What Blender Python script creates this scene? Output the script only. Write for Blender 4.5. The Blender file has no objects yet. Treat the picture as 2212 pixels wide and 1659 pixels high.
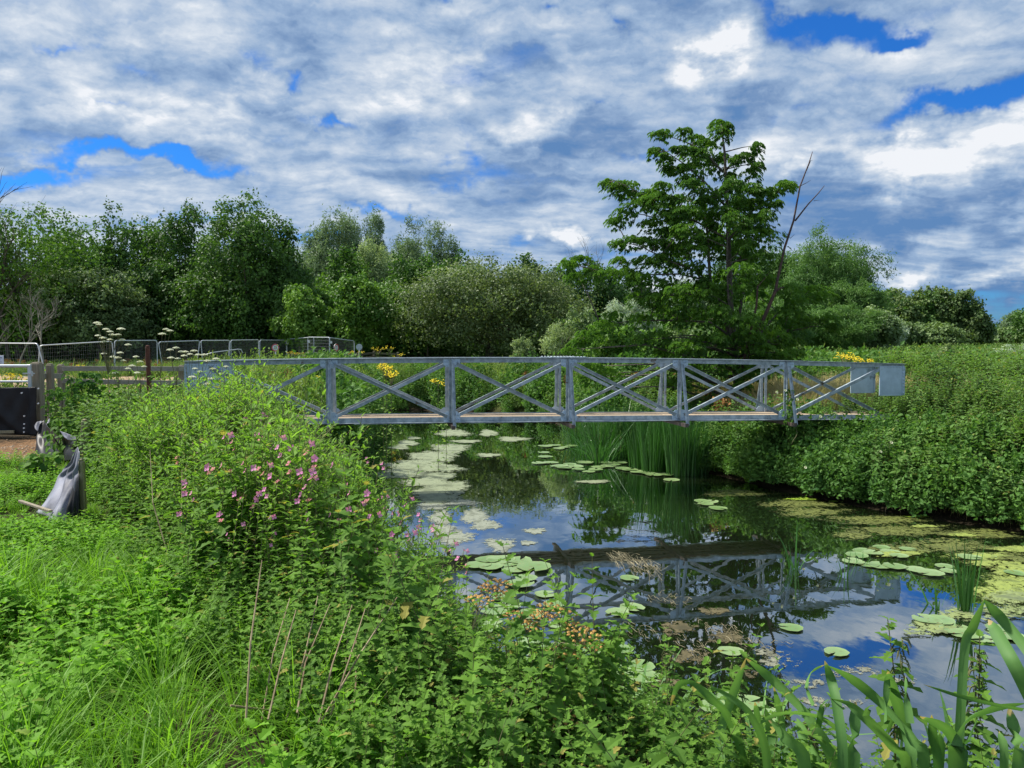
import bpy, math, random
import numpy as np
from mathutils import Vector, Matrix

C = bpy.context.scene
COL = C.collection
R = math.radians
F = 769.0
EYE = 3.0
PITCH = math.atan(34 / F)

# ---------------------------------------------------------------- camera
cam_d = bpy.data.cameras.new('camera')
cam_d.sensor_width = 36
cam_d.lens = 36 * F / 1024
cam_d.clip_start = 0.05
cam_d.clip_end = 3000
cam = bpy.data.objects.new('camera', cam_d)
COL.objects.link(cam)
cam.location = (0, 0, EYE)
cam.rotation_euler = (math.pi / 2 - PITCH, 0, 0)
C.camera = cam

# ---------------------------------------------------------------- light
SUN_EL, SUN_AZ = 53, -71          # azimuth clockwise from +Y (view direction)
C.view_settings.view_transform = 'Standard'
C.view_settings.look = 'None'
C.view_settings.gamma = 1
C.view_settings.use_curve_mapping = False
C.view_settings.exposure = 0.64
sl = bpy.data.lights.new('sun', 'SUN')
sl.energy = 4.8
sl.angle = R(4)
sl.color = (1, .95, .86)
sun = bpy.data.objects.new('sun', sl)
COL.objects.link(sun)
sd = Vector((math.sin(R(SUN_AZ)) * math.cos(R(SUN_EL)), math.cos(R(SUN_AZ)) * math.cos(R(SUN_EL)), math.sin(R(SUN_EL))))
sun.rotation_euler = (-sd).to_track_quat('-Z', 'Y').to_euler()


# node helper -------------------------------------------------------------
class NT:
    def __init__(s, tree):
        s.t = tree
        s.n = tree.nodes
        s.l = tree.links

    def N(s, kind, ins=None, **kw):
        n = s.n.new(kind)
        for k, v in kw.items():
            setattr(n, k, v)
        if ins:
            for k, v in ins.items():
                sock = n.inputs[k]
                if isinstance(v, bpy.types.NodeSocket):
                    s.l.new(v, sock)
                else:
                    sock.default_value = v
        return n

    def m(s, op, a, b=0.0, c=0.0, clamp=False):
        n = s.n.new('ShaderNodeMath')
        n.operation = op
        n.use_clamp = clamp
        for i, v in enumerate((a, b, c)):
            if isinstance(v, bpy.types.NodeSocket):
                s.l.new(v, n.inputs[i])
            else:
                n.inputs[i].default_value = v
        return n.outputs[0]

    def mix(s, f, a, b, mode='MIX'):
        n = s.n.new('ShaderNodeMix')
        n.data_type = 'RGBA'
        n.blend_type = mode
        for i, v in ((0, f), (6, a), (7, b)):
            if isinstance(v, bpy.types.NodeSocket):
                s.l.new(v, n.inputs[i])
            else:
                n.inputs[i].default_value = v if i == 0 else (*v, 1)[:4]
        return n.outputs[2]

    def ss(s, x, lo, hi):          # smoothstep
        n = s.n.new('ShaderNodeMapRange')
        n.interpolation_type = 'SMOOTHSTEP'
        s.l.new(x, n.inputs[0])
        n.inputs[1].default_value = lo
        n.inputs[2].default_value = hi
        return n.outputs[0]

    def noise(s, vec, scale, detail=4, rough=.55, dist=0.0):
        n = s.N('ShaderNodeTexNoise', {'Vector': vec, 'Scale': scale, 'Detail': detail, 'Roughness': rough, 'Distortion': dist})
        return n.outputs['Fac']


# ---------------------------------------------------------------- world
W = bpy.data.worlds.new('World')
C.world = W
W.use_nodes = True
W.node_tree.nodes.clear()
w = NT(W.node_tree)
tc = w.N('ShaderNodeTexCoord').outputs['Generated']
sky = w.N('ShaderNodeTexSky', sky_type='NISHITA')
sky.sun_disc = False
sky.sun_elevation = R(SUN_EL)
sky.sun_rotation = R(SUN_AZ)
sky.altitude = 50
sky.air_density = 1.0
sky.dust_density = .6
sep = w.N('ShaderNodeSeparateXYZ', {0: tc})
sx, sy, sz = sep.outputs
zz = w.m('MAXIMUM', sz, 0.0)
# clouds lie on a high deck: project the direction onto a plane overhead
inv = w.m('DIVIDE', 1.0, w.m('ADD', zz, .16))
px, py = w.m('MULTIPLY', sx, inv), w.m('MULTIPLY', sy, inv)
pl = w.N('ShaderNodeCombineXYZ', {0: px, 1: py, 2: 0.0}).outputs[0]
front = w.m('GREATER_THAN', sy, 0.02)
ysafe = w.m('MAXIMUM', sy, 0.02)
back = w.m('MULTIPLY', w.m('SUBTRACT', 1.0, front), 50.0)
azel = w.N('ShaderNodeCombineXYZ', {0: w.m('ADD', w.m('DIVIDE', sx, ysafe), back), 1: w.m('DIVIDE', sz, ysafe), 2: 0.0}).outputs[0]


def sky_spot(x, y, rx, ry, tilt=0.0):
    """soft elliptical patch of sky; x, y, rx, ry as tangents of bearing and height"""
    mp_ = w.N('ShaderNodeMapping', {'Vector': azw, 'Location': (x, y, 0), 'Rotation': (0, 0, R(tilt)), 'Scale': (rx * 1.45, ry * 1.45, 1)}, vector_type='TEXTURE').outputs[0]
    g_ = w.N('ShaderNodeTexGradient', {'Vector': mp_}, gradient_type='SPHERICAL').outputs['Fac']
    return g_


def T(px_, py_):                     # photo position (1024 wide) -> bearing/height tangents
    v = -(py_ - 384) / F
    yy = math.cos(PITCH) + v * math.sin(PITCH)
    return ((px_ - 512) / F / yy, (v * math.cos(PITCH) - math.sin(PITCH)) / yy)


def spots(lst):
    acc = 0.0
    for (x, y, rx, ry, tilt, k) in lst:
        a, b = T(x, y)
        acc = w.m('MULTIPLY_ADD', sky_spot(a, b, rx / F, ry / F, tilt), k * 1.5, acc)
    return acc


warp = w.N('ShaderNodeTexNoise', {'Vector': tc, 'Scale': 11.0, 'Detail': 5, 'Roughness': .6}).outputs['Color']
wv = w.N('ShaderNodeVectorMath', {0: warp, 1: (.5, .5, .5)}, operation='SUBTRACT').outputs[0]
azw = w.N('ShaderNodeVectorMath', {0: w.N('ShaderNodeVectorMath', {0: wv, 3: .13}, operation='SCALE').outputs[0], 1: azel}, operation='ADD').outputs[0]
azw = w.N('ShaderNodeVectorMath', {0: azw, 1: (1, 1, 0)}, operation='MULTIPLY').outputs[0]
wv2 = w.N('ShaderNodeVectorMath', {0: wv, 3: .30}, operation='SCALE').outputs[0]
pw = w.N('ShaderNodeVectorMath', {0: pl, 1: wv2}, operation='ADD').outputs[0]
st = w.N('ShaderNodeMapping', {'Vector': pw, 'Rotation': (0, 0, R(-14)), 'Scale': (.8, 1.5, 1)}).outputs[0]
n1 = w.noise(st, 2.3, 4, .5)
n2 = w.noise(st, 5.2, 5, .5)
dirn = w.N('ShaderNodeMapping', {'Vector': tc, 'Scale': (1, 1, 2.2)}).outputs[0]
n3 = w.noise(dirn, 8.0, 7, .55, .35)
n4 = w.noise(dirn, 24.0, 5, .55, .2)
gaps = spots([(125, 155, 84, 10, 4, .34), (205, 162, 44, 9, -14, .26), (20, 186, 66, 10, 3, .38), (265, 150, 34, 8, 0, .12),
              (255, 68, 26, 10, -10, .16), (298, 80, 12, 10, 20, .20), (440, 10, 16, 9, 0, .24), (140, 72, 34, 8, -8, .12),
              (850, 32, 66, 18, -8, .34), (785, 10, 90, 12, -14, .18), (905, 48, 34, 12, 14, .36), (925, 114, 64, 15, 24, .34), (1005, 82, 50, 18, 28, .40),
              (960, 8, 60, 16, 10, .12), (470, 175, 60, 14, 0, .18), (560, 256, 120, 9, 0, .13), (280, 240, 60, 9, 0, .18),
              (990, 305, 110, 26, 0, .22), (800, 110, 60, 9, 20, .12), (345, 240, 40, 12, 0, .18), (590, 108, 20, 8, 0, .14), (330, 118, 26, 6, -10, .18), (60, 45, 40, 6, -8, .16), (385, 210, 50, 6, 0, .18), (180, 215, 60, 6, 4, .16), (610, 20, 14, 7, 0, .2), (545, 8, 14, 6, 0, .2), (660, 155, 40, 6, 0, .12), (100, 100, 30, 5, 0, .12)])
puffs = spots([(540, 128, 50, 26, 0, .14), (715, 75, 60, 34, 20, .16), (940, 165, 110, 42, 8, .30), (975, 225, 120, 40, 0, .24),
               (700, 60, 80, 40, 0, .1), (560, 248, 40, 14, 0, .3), (900, 275, 30, 10, 5, .22), (1000, 270, 60, 22, 12, .22)])
dens = w.m('MULTIPLY_ADD', n1, .55, w.m('MULTIPLY', n2, .35))
dens = w.m('MULTIPLY_ADD', n3, .25, dens)
cover = w.m('SUBTRACT', w.m('ADD', dens, puffs), gaps)
mask = w.m('MULTIPLY', w.ss(cover, .16, .52), .97)
lit = spots([(545, 118, 28, 14, 0, .5), (520, 135, 24, 12, 0, .25), (722, 58, 44, 18, 24, .95), (760, 150, 30, 12, 0, .2),
             (905, 165, 50, 20, 4, .55), (960, 158, 60, 22, 14, .6), (1010, 130, 40, 30, 20, .45), (935, 140, 80, 18, 10, .35),
             (900, 276, 24, 8, 4, .7), (1005, 272, 44, 11, 10, .7), (1000, 215, 60, 14, 22, .4), (795, 175, 30, 10, 30, .5),
             (563, 247, 24, 11, 0, 1.2), (518, 250, 10, 6, 0, .6), (120, 108, 150, 20, 5, .30), (400, 95, 60, 24, 0, .35), (470, 70, 60, 24, 0, .25),
             (50, 80, 80, 18, 0, .22), (240, 100, 80, 16, 0, .20), (150, 44, 80, 14, 0, .20), (470, 30, 70, 14, 0, .25), (200, 190, 200, 12, 0, .12)])
shade = spots([(540, 154, 70, 14, 0, .45), (745, 108, 36, 20, 30, .65), (640, 130, 60, 20, 0, .25), (880, 212, 90, 24, -4, .6),
               (950, 232, 110, 16, 0, .5), (770, 225, 60, 40, 0, .25), (700, 25, 90, 16, 0, .2), (830, 124, 80, 14, 20, .2),
               (590, 55, 90, 22, 0, .18), (400, 132, 80, 11, 0, .18), (1010, 190, 60, 18, 20, .5), (650, 200, 110, 20, 0, .2),
               (640, 90, 40, 26, 0, .25), (260, 130, 120, 9, 5, .18), (450, 215, 160, 12, 0, .12), (960, 300, 160, 14, 0, .3),
               (310, 45, 60, 14, 0, .2), (60, 130, 80, 8, 0, .1)])
tone = w.m('MULTIPLY', w.m('SUBTRACT', n2, .5), 1.1)
tone = w.m('MULTIPLY_ADD', w.m('SUBTRACT', n3, .5), 1.7, tone)
tone = w.m('MULTIPLY_ADD', w.m('SUBTRACT', n4, .5), .65, tone)
tone = w.m('MULTIPLY_ADD', w.m('SUBTRACT', w.noise(st, 15.0, 4, .55), .5), .45, tone)
relief = w.m('MULTIPLY_ADD', w.m('SUBTRACT', n4, .5), 3.2, 1.0)
tone = w.m('MULTIPLY_ADD', w.m('MULTIPLY', lit, .60), relief, tone)
tone = w.m('SUBTRACT', tone, w.m('MULTIPLY', shade, .72))
tone = w.m('SUBTRACT', tone, w.m('MULTIPLY', gaps, 1.15))
tone = w.m('MULTIPLY_ADD', tone, .80, .54)
ramp = w.N('ShaderNodeValToRGB', {0: tone})
cr = ramp.color_ramp
cr.elements[0].position = .0
cr.elements[0].color = (.11, .23, .455, 1)
cr.elements[1].position = 1.0
cr.elements[1].color = (.84, .86, .89, 1)
for p_, c_ in ((.22, (.185, .295, .49, 1)), (.45, (.31, .43, .61, 1)), (.68, (.49, .58, .70, 1)), (.86, (.66, .72, .79, 1))):
    e = cr.elements.new(p_)
    e.color = c_
cl = w.mix(1.0, ramp.outputs[0], (6.6, 6.6, 6.6), 'MULTIPLY')
blue = w.mix(1.0, sky.outputs[0], (.10, .42, .92), 'MULTIPLY')
blue = w.mix(w.m('SUBTRACT', 1.0, w.ss(sz, .0, .16)), blue, w.mix(1.0, sky.outputs[0], (.16, .38, .70), 'MULTIPLY'))
colr = w.mix(mask, blue, cl)
bg = w.N('ShaderNodeBackground', {'Color': colr, 'Strength': .105})
wo = w.N('ShaderNodeOutputWorld', {0: bg.outputs[0]})
W.cycles.sampling_method = 'MANUAL'
W.cycles.sample_map_resolution = 512

# ---------------------------------------------------------------- helpers
rng = np.random.default_rng(11)
random.seed(11)


def at(x, y, Y):
    """world point on the line of sight of photo pixel x, y (1024 wide) at distance Y"""
    a, b = T(x, y)
    return Vector((a * Y, Y, EYE + b * Y))


def px2x(x, Y):
    return (x - 512) / F * Y


def tag(o, label=None, cat=None, group=None, kind=None):
    if label: o['label'] = label
    if cat: o['category'] = cat
    if group: o['group'] = group
    if kind: o['kind'] = kind
    return o


def empty(name, loc=(0, 0, 0), rz=0):
    o = bpy.data.objects.new(name, None)
    o.empty_display_size = .2
    COL.objects.link(o)
    o.location = loc
    o.rotation_euler = (0, 0, rz)
    return o


def np_mesh(name, V, Fs, mats=None, midx=None, attr=None, smooth=False):
    """Fs: list of int arrays (m,k) with any k"""
    V = np.asarray(V, dtype=np.float32)
    me = bpy.data.meshes.new(name)
    Fs = [np.asarray(f, dtype=np.int32) for f in Fs if len(f)]
    nl = sum(f.size for f in Fs)
    npoly = sum(len(f) for f in Fs)
    me.vertices.add(len(V))
    me.vertices.foreach_set('co', V.ravel())
    me.loops.add(nl)
    me.polygons.add(npoly)
    me.loops.foreach_set('vertex_index', np.concatenate([f.ravel() for f in Fs]))
    tot = np.concatenate([np.full(len(f), f.shape[1], np.int32) for f in Fs])
    start = np.concatenate([[0], np.cumsum(tot)[:-1]]).astype(np.int32)
    me.polygons.foreach_set('loop_start', start)
    if midx is not None:
        me.polygons.foreach_set('material_index', np.asarray(midx, dtype=np.int32))
    me.polygons.foreach_set('use_smooth', np.full(npoly, bool(smooth)))
    for m_ in (mats or []):
        me.materials.append(m_)
    if attr is not None:
        a = me.attributes.new('vary', 'FLOAT', 'POINT')
        a.data.foreach_set('value', np.asarray(attr, dtype=np.float32))
    me.update(calc_edges=True)
    return me


def link(name, me, parent=None, loc=None):
    o = bpy.data.objects.new(name, me)
    COL.objects.link(o)
    if parent is not None:
        o.parent = parent
    if loc is not None:
        o.location = loc
    return o


class MB:
    """collects geometry pieces into one mesh"""
    def __init__(s):
        s.V, s.F, s.M, s.A, s.n = [], [], [], [], 0

    def add(s, V, Fs, mi=0, a=.5):
        V = np.asarray(V, dtype=float).reshape(-1, 3)
        if not isinstance(Fs, list): Fs = [Fs]
        for f in Fs:
            f = np.asarray(f, dtype=int)
            if f.size == 0: continue
            s.F.append(f + s.n)
            s.M.append(np.full(len(f), mi))
        s.V.append(V)
        s.A.append(np.broadcast_to(np.asarray(a, dtype=float), (len(V),)).copy())
        s.n += len(V)
        return s

    def box(s, c, size, rot=None, mi=0, a=.5, bev=0.0):
        hx, hy, hz = [v / 2 for v in size]
        b = min(bev, hx * .9, hy * .9, hz * .9)
        if b <= 0:
            V = np.array([(x, y, z) for x in (-hx, hx) for y in (-hy, hy) for z in (-hz, hz)])
            Fq = [(0, 1, 3, 2), (4, 6, 7, 5), (0, 4, 5, 1), (2, 3, 7, 6), (0, 2, 6, 4), (1, 5, 7, 3)]
            fs = [np.array(Fq)]
        else:
            V, ids = [], {}
            for sx_ in (-1, 1):
                for sy_ in (-1, 1):
                    for sz_ in (-1, 1):
                        k = (sx_, sy_, sz_)
                        ids[k] = len(V)
                        V += [(sx_ * hx, sy_ * (hy - b), sz_ * (hz - b)), (sx_ * (hx - b), sy_ * hy, sz_ * (hz - b)), (sx_ * (hx - b), sy_ * (hy - b), sz_ * hz)]
            q, t = [], []
            def I(sx_, sy_, sz_, ax): return ids[(sx_, sy_, sz_)] + ax
            for sg in (-1, 1):
                for ax in range(3):
                    o1, o2 = [i for i in range(3) if i != ax]
                    cs = []
                    for (p, r) in ((-1, -1), (1, -1), (1, 1), (-1, 1)):
                        k = [0, 0, 0]; k[ax] = sg; k[o1] = p; k[o2] = r
                        cs.append(I(*k, ax))
                    q.append(cs if (sg > 0) ^ (ax == 1) else cs[::-1])
            for ax in range(3):
                o1, o2 = [i for i in range(3) if i != ax]
                for p in (-1, 1):
                    for r in (-1, 1):
                        k0 = [0, 0, 0]; k1 = [0, 0, 0]
                        k0[ax] = -1; k1[ax] = 1; k0[o1] = k1[o1] = p; k0[o2] = k1[o2] = r
                        q.append([I(*k0, o1), I(*k1, o1), I(*k1, o2), I(*k0, o2)])
            for k in ids: t.append([ids[k], ids[k] + 1, ids[k] + 2])
            V = np.array(V); fs = [np.array(q), np.array(t)]
        if rot is not None: V = V @ np.array(rot).T
        return s.add(V + np.array(c), fs, mi, a)

    def beam(s, p, q, wd, ht, up=(0, 0, 1), mi=0, a=.5, bev=0.0, off=(0, 0)):
        """rectangular bar from p to q; wd across, ht along up"""
        p, q, up = Vector(p), Vector(q), Vector(up)
        d = (q - p)
        L = d.length
        d.normalize()
        side = d.cross(up).normalized()
        u2 = side.cross(d).normalized()
        rot = Matrix((d, side, u2)).transposed()
        c = (p + q) / 2 + side * off[0] + u2 * off[1]
        return s.box(c, (L, wd, ht), rot, mi, a, bev)

    def tube(s, pts, rad, seg=6, mi=0, a=.5, cap=True):
        pts = [Vector(p) for p in pts]
        n = len(pts)
        if not hasattr(rad, '__len__'): rad = [rad] * n
        V = []
        prev = None
        for i in range(n):
            d = (pts[min(i + 1, n - 1)] - pts[max(i - 1, 0)])
            if d.length < 1e-9: d = Vector((0, 0, 1))
            d.normalize()
            if prev is None:
                prev = d.orthogonal().normalized()
            prev = (prev - d * prev.dot(d))
            if prev.length < 1e-6: prev = d.orthogonal()
            prev.normalize()
            b = d.cross(prev)
            for k in range(seg):
                t = 2 * math.pi * k / seg
                V.append(pts[i] + (prev * math.cos(t) + b * math.sin(t)) * rad[i])
        q = [(i * seg + k, i * seg + (k + 1) % seg, (i + 1) * seg + (k + 1) % seg, (i + 1) * seg + k) for i in range(n - 1) for k in range(seg)]
        fs = [np.array(q)]
        if cap:
            fs.append(np.array([list(range(seg))[::-1], [(n - 1) * seg + k for k in range(seg)]]))
        return s.add(np.array([tuple(v) for v in V]), fs, mi, a)

    def inst(s, V, Fs, T4, mi=0, a=None):
        """T4: (N,3,4) transforms"""
        V = np.asarray(V, dtype=float)
        N, n = len(T4), len(V)
        if N == 0: return s
        out = np.einsum('nij,vj->nvi', T4[:, :, :3], V) + T4[:, None, :, 3]
        fs = []
        if not isinstance(Fs, list): Fs = [Fs]
        for f in Fs:
            f = np.asarray(f)
            fs.append((f[None] + (np.arange(N) * n)[:, None, None]).reshape(-1, f.shape[1]))
        aa = np.repeat(a if a is not None else np.full(N, .5), n)
        return s.add(out.reshape(-1, 3), fs, mi, aa)

    def mesh(s, name, mats, smooth=False):
        return np_mesh(name, np.concatenate(s.V), s.F, mats, np.concatenate(s.M), np.concatenate(s.A), smooth)

    def build(s, name, mats, parent=None, loc=None, smooth=False):
        if not isinstance(mats, (list, tuple)): mats = [mats]
        return link(name, s.mesh(name, mats, smooth), parent, loc)


def frames(axis, normal, scale, pos):
    """(N,3,4): local x -> axis, z -> normal"""
    a = axis / np.linalg.norm(axis, axis=1, keepdims=True)
    b = np.cross(normal, a)
    ln = np.linalg.norm(b, axis=1, keepdims=True)
    b = np.where(ln < 1e-5, np.cross(np.array([[.3, .9, .1]]), a), b)
    b /= np.linalg.norm(b, axis=1, keepdims=True)
    c = np.cross(a, b)
    T4 = np.empty((len(a), 3, 4))
    sc = np.asarray(scale)
    if sc.ndim == 1: sc = sc[:, None] * np.ones((1, 3))
    T4[:, :, 0] = a * sc[:, 0:1]
    T4[:, :, 1] = b * sc[:, 1:2]
    T4[:, :, 2] = c * sc[:, 2:3]
    T4[:, :, 3] = pos
    return T4


def unit(v):
    return v / np.maximum(np.linalg.norm(v, axis=-1, keepdims=True), 1e-9)


# ---------------------------------------------------------------- materials
def mat(name):
    m_ = bpy.data.materials.new(name)
    m_.use_nodes = True
    m_.node_tree.nodes.clear()
    k = NT(m_.node_tree)
    k.out = k.N('ShaderNodeOutputMaterial')
    return m_, k


def solid(name, base, dark=None, rough=.6, metal=0.0, scale=8.0, spec=.5, bump=0.0, bscale=40.0, amt=.5, third=None):
    m_, k = mat(name)
    co = k.N('ShaderNodeTexCoord').outputs['Object']
    f = k.ss(k.noise(co, scale, 6, .6), .5 - .2, .5 + .2)
    col = k.mix(k.m('MULTIPLY', f, amt * 2 if amt < .5 else 1.0), base, dark if dark else tuple(c * .6 for c in base))
    if third:
        g = k.ss(k.noise(co, scale * .37, 5, .7), third[1], third[1] + .08)
        col = k.mix(g, col, third[0])
    p = k.N('ShaderNodeBsdfPrincipled', {'Base Color': col, 'Roughness': rough, 'Metallic': metal, 'Specular IOR Level': spec})
    if bump:
        b = k.N('ShaderNodeBump', {'Height': k.noise(co, bscale, 5), 'Strength': bump, 'Distance': .02})
        k.l.new(b.outputs[0], p.inputs['Normal'])
    k.l.new(p.outputs[0], k.out.inputs[0])
    return m_


def leafmat(name, c1, c2, trans=.35, rough=.55, spec=.3, c3=None, scale=.0, tint=1.5):
    """foliage: colour drifts per plant, per leaf and per clump"""
    m_, k = mat(name)
    at_ = k.N('ShaderNodeAttribute', attribute_name='vary').outputs['Fac']
    oi = k.N('ShaderNodeObjectInfo').outputs['Random']
    f = k.m('ADD', k.m('MULTIPLY', at_, .7), k.m('MULTIPLY', oi, .3), clamp=True)
    if scale:
        g = k.N('ShaderNodeNewGeometry').outputs['Position']
        nz = k.noise(g, scale, 3)
        f = k.m('ADD', f, k.m('MULTIPLY', k.m('SUBTRACT', nz, .5), 1.4), clamp=True)
    col = k.mix(f, c1, c2)
    if c3:
        col = k.mix(k.ss(at_, .86, .93), col, c3)
    p = k.N('ShaderNodeBsdfPrincipled', {'Base Color': col, 'Roughness': rough, 'Specular IOR Level': spec})
    tcol = k.mix(1.0, col, (tint, tint * 1.05, tint * .55), 'MULTIPLY')
    tr = k.N('ShaderNodeBsdfTranslucent', {'Color': tcol})
    mx = k.N('ShaderNodeMixShader', {0: trans, 1: p.outputs[0], 2: tr.outputs[0]})
    k.l.new(mx.outputs[0], k.out.inputs[0])
    return m_


M = {}
M['steel'] = solid('galvanised_steel', (.41, .475, .515), (.20, .25, .285), .46, .1, 9, bump=.2, bscale=50, third=((.14, .10, .07), .61))
M['plate'] = solid('galvanised_plate', (.47, .58, .69), (.36, .46, .55), .45, .05, 5, bump=.1, bscale=30, third=((.19, .24, .27), .60))
M['rust'] = solid('rusty_steel', (.14, .045, .025), (.07, .025, .015), .85, 0, 12, bump=.4)
M['tube'] = solid('galvanised_tube', (.58, .62, .64), (.46, .50, .53), .4, .15, 5)
M['dark_steel'] = solid('dark_steel', (.06, .055, .06), (.10, .07, .05), .6, .2, 9)


def woodmat(name, c1, c2, sc=(1, 14, 14), rough=.8):
    m_, k = mat(name)
    co = k.N('ShaderNodeTexCoord').outputs['Object']
    mp = k.N('ShaderNodeMapping', {'Vector': co, 'Scale': sc}).outputs[0]
    n_ = k.noise(mp, 3, 6, .65)
    big = k.noise(co, 1.3, 3)
    at_ = k.N('ShaderNodeAttribute', attribute_name='vary').outputs['Fac']
    col = k.mix(k.ss(n_, .3, .7), c1, c2)
    col = k.mix(k.m('MULTIPLY', k.ss(big, .5, .75), .5), col, tuple(c * .55 for c in c2))
    sc_ = k.m('ADD', .6, k.m('MULTIPLY', at_, .8))
    cc = k.N('ShaderNodeCombineXYZ', {0: sc_, 1: sc_, 2: sc_}).outputs[0]
    col = k.mix(1.0, col, cc, 'MULTIPLY')
    p = k.N('ShaderNodeBsdfPrincipled', {'Base Color': col, 'Roughness': rough, 'Specular IOR Level': .2})
    b = k.N('ShaderNodeBump', {'Height': n_, 'Strength': .4, 'Distance': .01})
    k.l.new(b.outputs[0], p.inputs['Normal'])
    k.l.new(p.outputs[0], k.out.inputs[0])
    return m_


M['deck'] = woodmat('weathered_deck_boards', (.46, .36, .25), (.28, .215, .15), (1, 14, 14))
M['post'] = woodmat('grey_timber', (.32, .28, .21), (.19, .165, .12), (14, 14, 1))
M['stake'] = woodmat('pale_stake', (.36, .31, .20), (.22, .20, .12), (14, 14, 1))
M['rail'] = woodmat('grey_rail', (.36, .33, .27), (.24, .22, .18), (1, 14, 14))

# ---------------------------------------------------------------- terrain
RIV = np.array([(-7.5, 38.5), (-6.6, 37), (-5.6, 33), (-4.6, 24), (-3.9, 18), (-2.9, 13.6), (-2.0, 11), (-1.1, 8.1), (-.35, 6.2), (.5, 4.9),
                (1.9, 4.2), (4.5, 3.7), (9, 3.4), (14, 3.2), (30, 3), (60, 0), (60, 9), (30, 10.3), (16, 10.9), (10.5, 11.6), (8.5, 12.7), (7.0, 14.6),
                (5.9, 16.6), (5.1, 18.6), (4.7, 20), (3.9, 22.5), (3.0, 26), (2.3, 31), (.5, 34.5), (-1.5, 36.8), (-4.5, 38.6)], float)


def riv_sd(P):
    """signed distance to the water's edge, negative over water"""
    P = np.asarray(P, float)
    d = np.full(len(P), 1e9)
    inside = np.zeros(len(P), bool)
    n = len(RIV)
    for i in range(n):
        a, b = RIV[i], RIV[(i + 1) % n]
        ab = b - a
        t = np.clip(((P - a) @ ab) / (ab @ ab), 0, 1)
        d = np.minimum(d, np.linalg.norm(P - (a + t[:, None] * ab), axis=1))
        cond = ((a[1] > P[:, 1]) != (b[1] > P[:, 1]))
        with np.errstate(divide='ignore', invalid='ignore'):
            xi = (b[0] - a[0]) * (P[:, 1] - a[1]) / (b[1] - a[1] + 1e-12) + a[0]
        inside ^= cond & (P[:, 0] < xi)
    return np.where(inside, -d, d)


def sst(x, lo, hi):
    t = np.clip((x - lo) / (hi - lo), 0, 1)
    return t * t * (3 - 2 * t)


def ground(P):
    P = np.asarray(P, float).reshape(-1, 2)
    x, y = P[:, 0], P[:, 1]
    s = riv_sd(P)
    n_ = .05 * np.sin(x * 1.7 + y * .6) + .04 * np.sin(y * 2.3 - x) + .05 * np.sin(x * .55 + 2) * np.sin(y * .4)
    slope = np.where((x > 3) & (y > 7) & (y < 24), 3.6, 1.9)
    h = 1.28 * np.sin(np.pi / 2 * np.clip((s + .25) / (slope + .25), 0, 1)) ** 1.15 + n_ * sst(s, .2, 2)
    h = h + .35 * sst(y, 26, 60) * sst(s, 0, 6)
    h = np.where(s < -.25, -.75 * sst(-s, .25, 1.8), h)
    return h


def gz(x, y):
    return float(ground([[x, y]])[0])


def axis_pts(lo, hi, fine, d0=.25, g=1.06):
    out = [0.0]
    d = d0
    while out[-1] < hi:
        if out[-1] > fine: d *= g
        out.append(out[-1] + d)
    neg = [0.0]
    d = d0
    while neg[-1] > lo:
        if -neg[-1] > min(fine, -lo): d *= g
        neg.append(neg[-1] - d)
    return np.array(neg[::-1][:-1] + out)


gx = axis_pts(-900, 900, 14)
gy = axis_pts(-8, 1500, 38)
GX, GY = np.meshgrid(gx, gy)
Pg = np.stack([GX.ravel(), GY.ravel()], 1)
gh = ground(Pg)
nx, ny = len(gx), len(gy)
ii = np.arange(nx * ny).reshape(ny, nx)
quads = np.stack([ii[:-1, :-1].ravel(), ii[:-1, 1:].ravel(), ii[1:, 1:].ravel(), ii[1:, :-1].ravel()], 1)

gm, k = mat('ground_soil_and_grass')
pos = k.N('ShaderNodeNewGeometry').outputs['Position']
nA = k.noise(pos, .35, 6, .6)
nB = k.noise(pos, 3.0, 8, .65)
nC = k.noise(pos, 24.0, 5, .6)
grass = k.mix(k.ss(nA, .35, .65), (.060, .105, .018), (.13, .16, .04))
grass = k.mix(k.ss(nC, .35, .7), grass, (.03, .05, .012))
soil = k.mix(k.ss(nC, .3, .7), (.05, .038, .022), (.022, .018, .012))
spx = k.N('ShaderNodeSeparateXYZ', {0: pos})
near = k.m('SUBTRACT', 1.0, k.ss(spx.outputs[1], 15, 24))
col = k.mix(near, grass, soil)
# bare sandy earth of the works track, left
dx = k.m('SUBTRACT', spx.outputs[0], -8.8)
dy = k.m('SUBTRACT', spx.outputs[1], 12.6)
bare = k.m('SUBTRACT', 1.0, k.ss(k.m('ADD', k.m('ADD', k.m('ABSOLUTE', k.m('MULTIPLY', dx, .22)), k.m('ABSOLUTE', k.m('MULTIPLY', dy, .26))), k.m('MULTIPLY', k.m('SUBTRACT', nB, .5), 1.0)), .62, .95))
earth = k.mix(k.ss(nC, .35, .7), (.25, .145, .075), (.11, .065, .035))
col = k.mix(bare, col, earth)
tx = k.m('SUBTRACT', spx.outputs[1], k.m('ADD', 34.0, k.m('MULTIPLY', k.m('SUBTRACT', nA, .5), 8)))
track = k.m('MULTIPLY', k.m('SUBTRACT', 1.0, k.ss(k.m('ABSOLUTE', tx), 9.0, 12.0)), k.m('SUBTRACT', 1.0, k.ss(k.m('MULTIPLY_ADD', spx.outputs[1], .42, spx.outputs[0]), -1.0, 1.0)))
col = k.mix(track, col, k.mix(k.ss(nB, .35, .65), (.42, .32, .20), (.30, .21, .125)))
mud = k.m('SUBTRACT', 1.0, k.ss(spx.outputs[2], .0, .45))
col = k.mix(mud, col, (.028, .022, .013))
bs = k.N('ShaderNodeBsdfPrincipled', {'Base Color': col, 'Roughness': .95, 'Specular IOR Level': .1})
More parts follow.
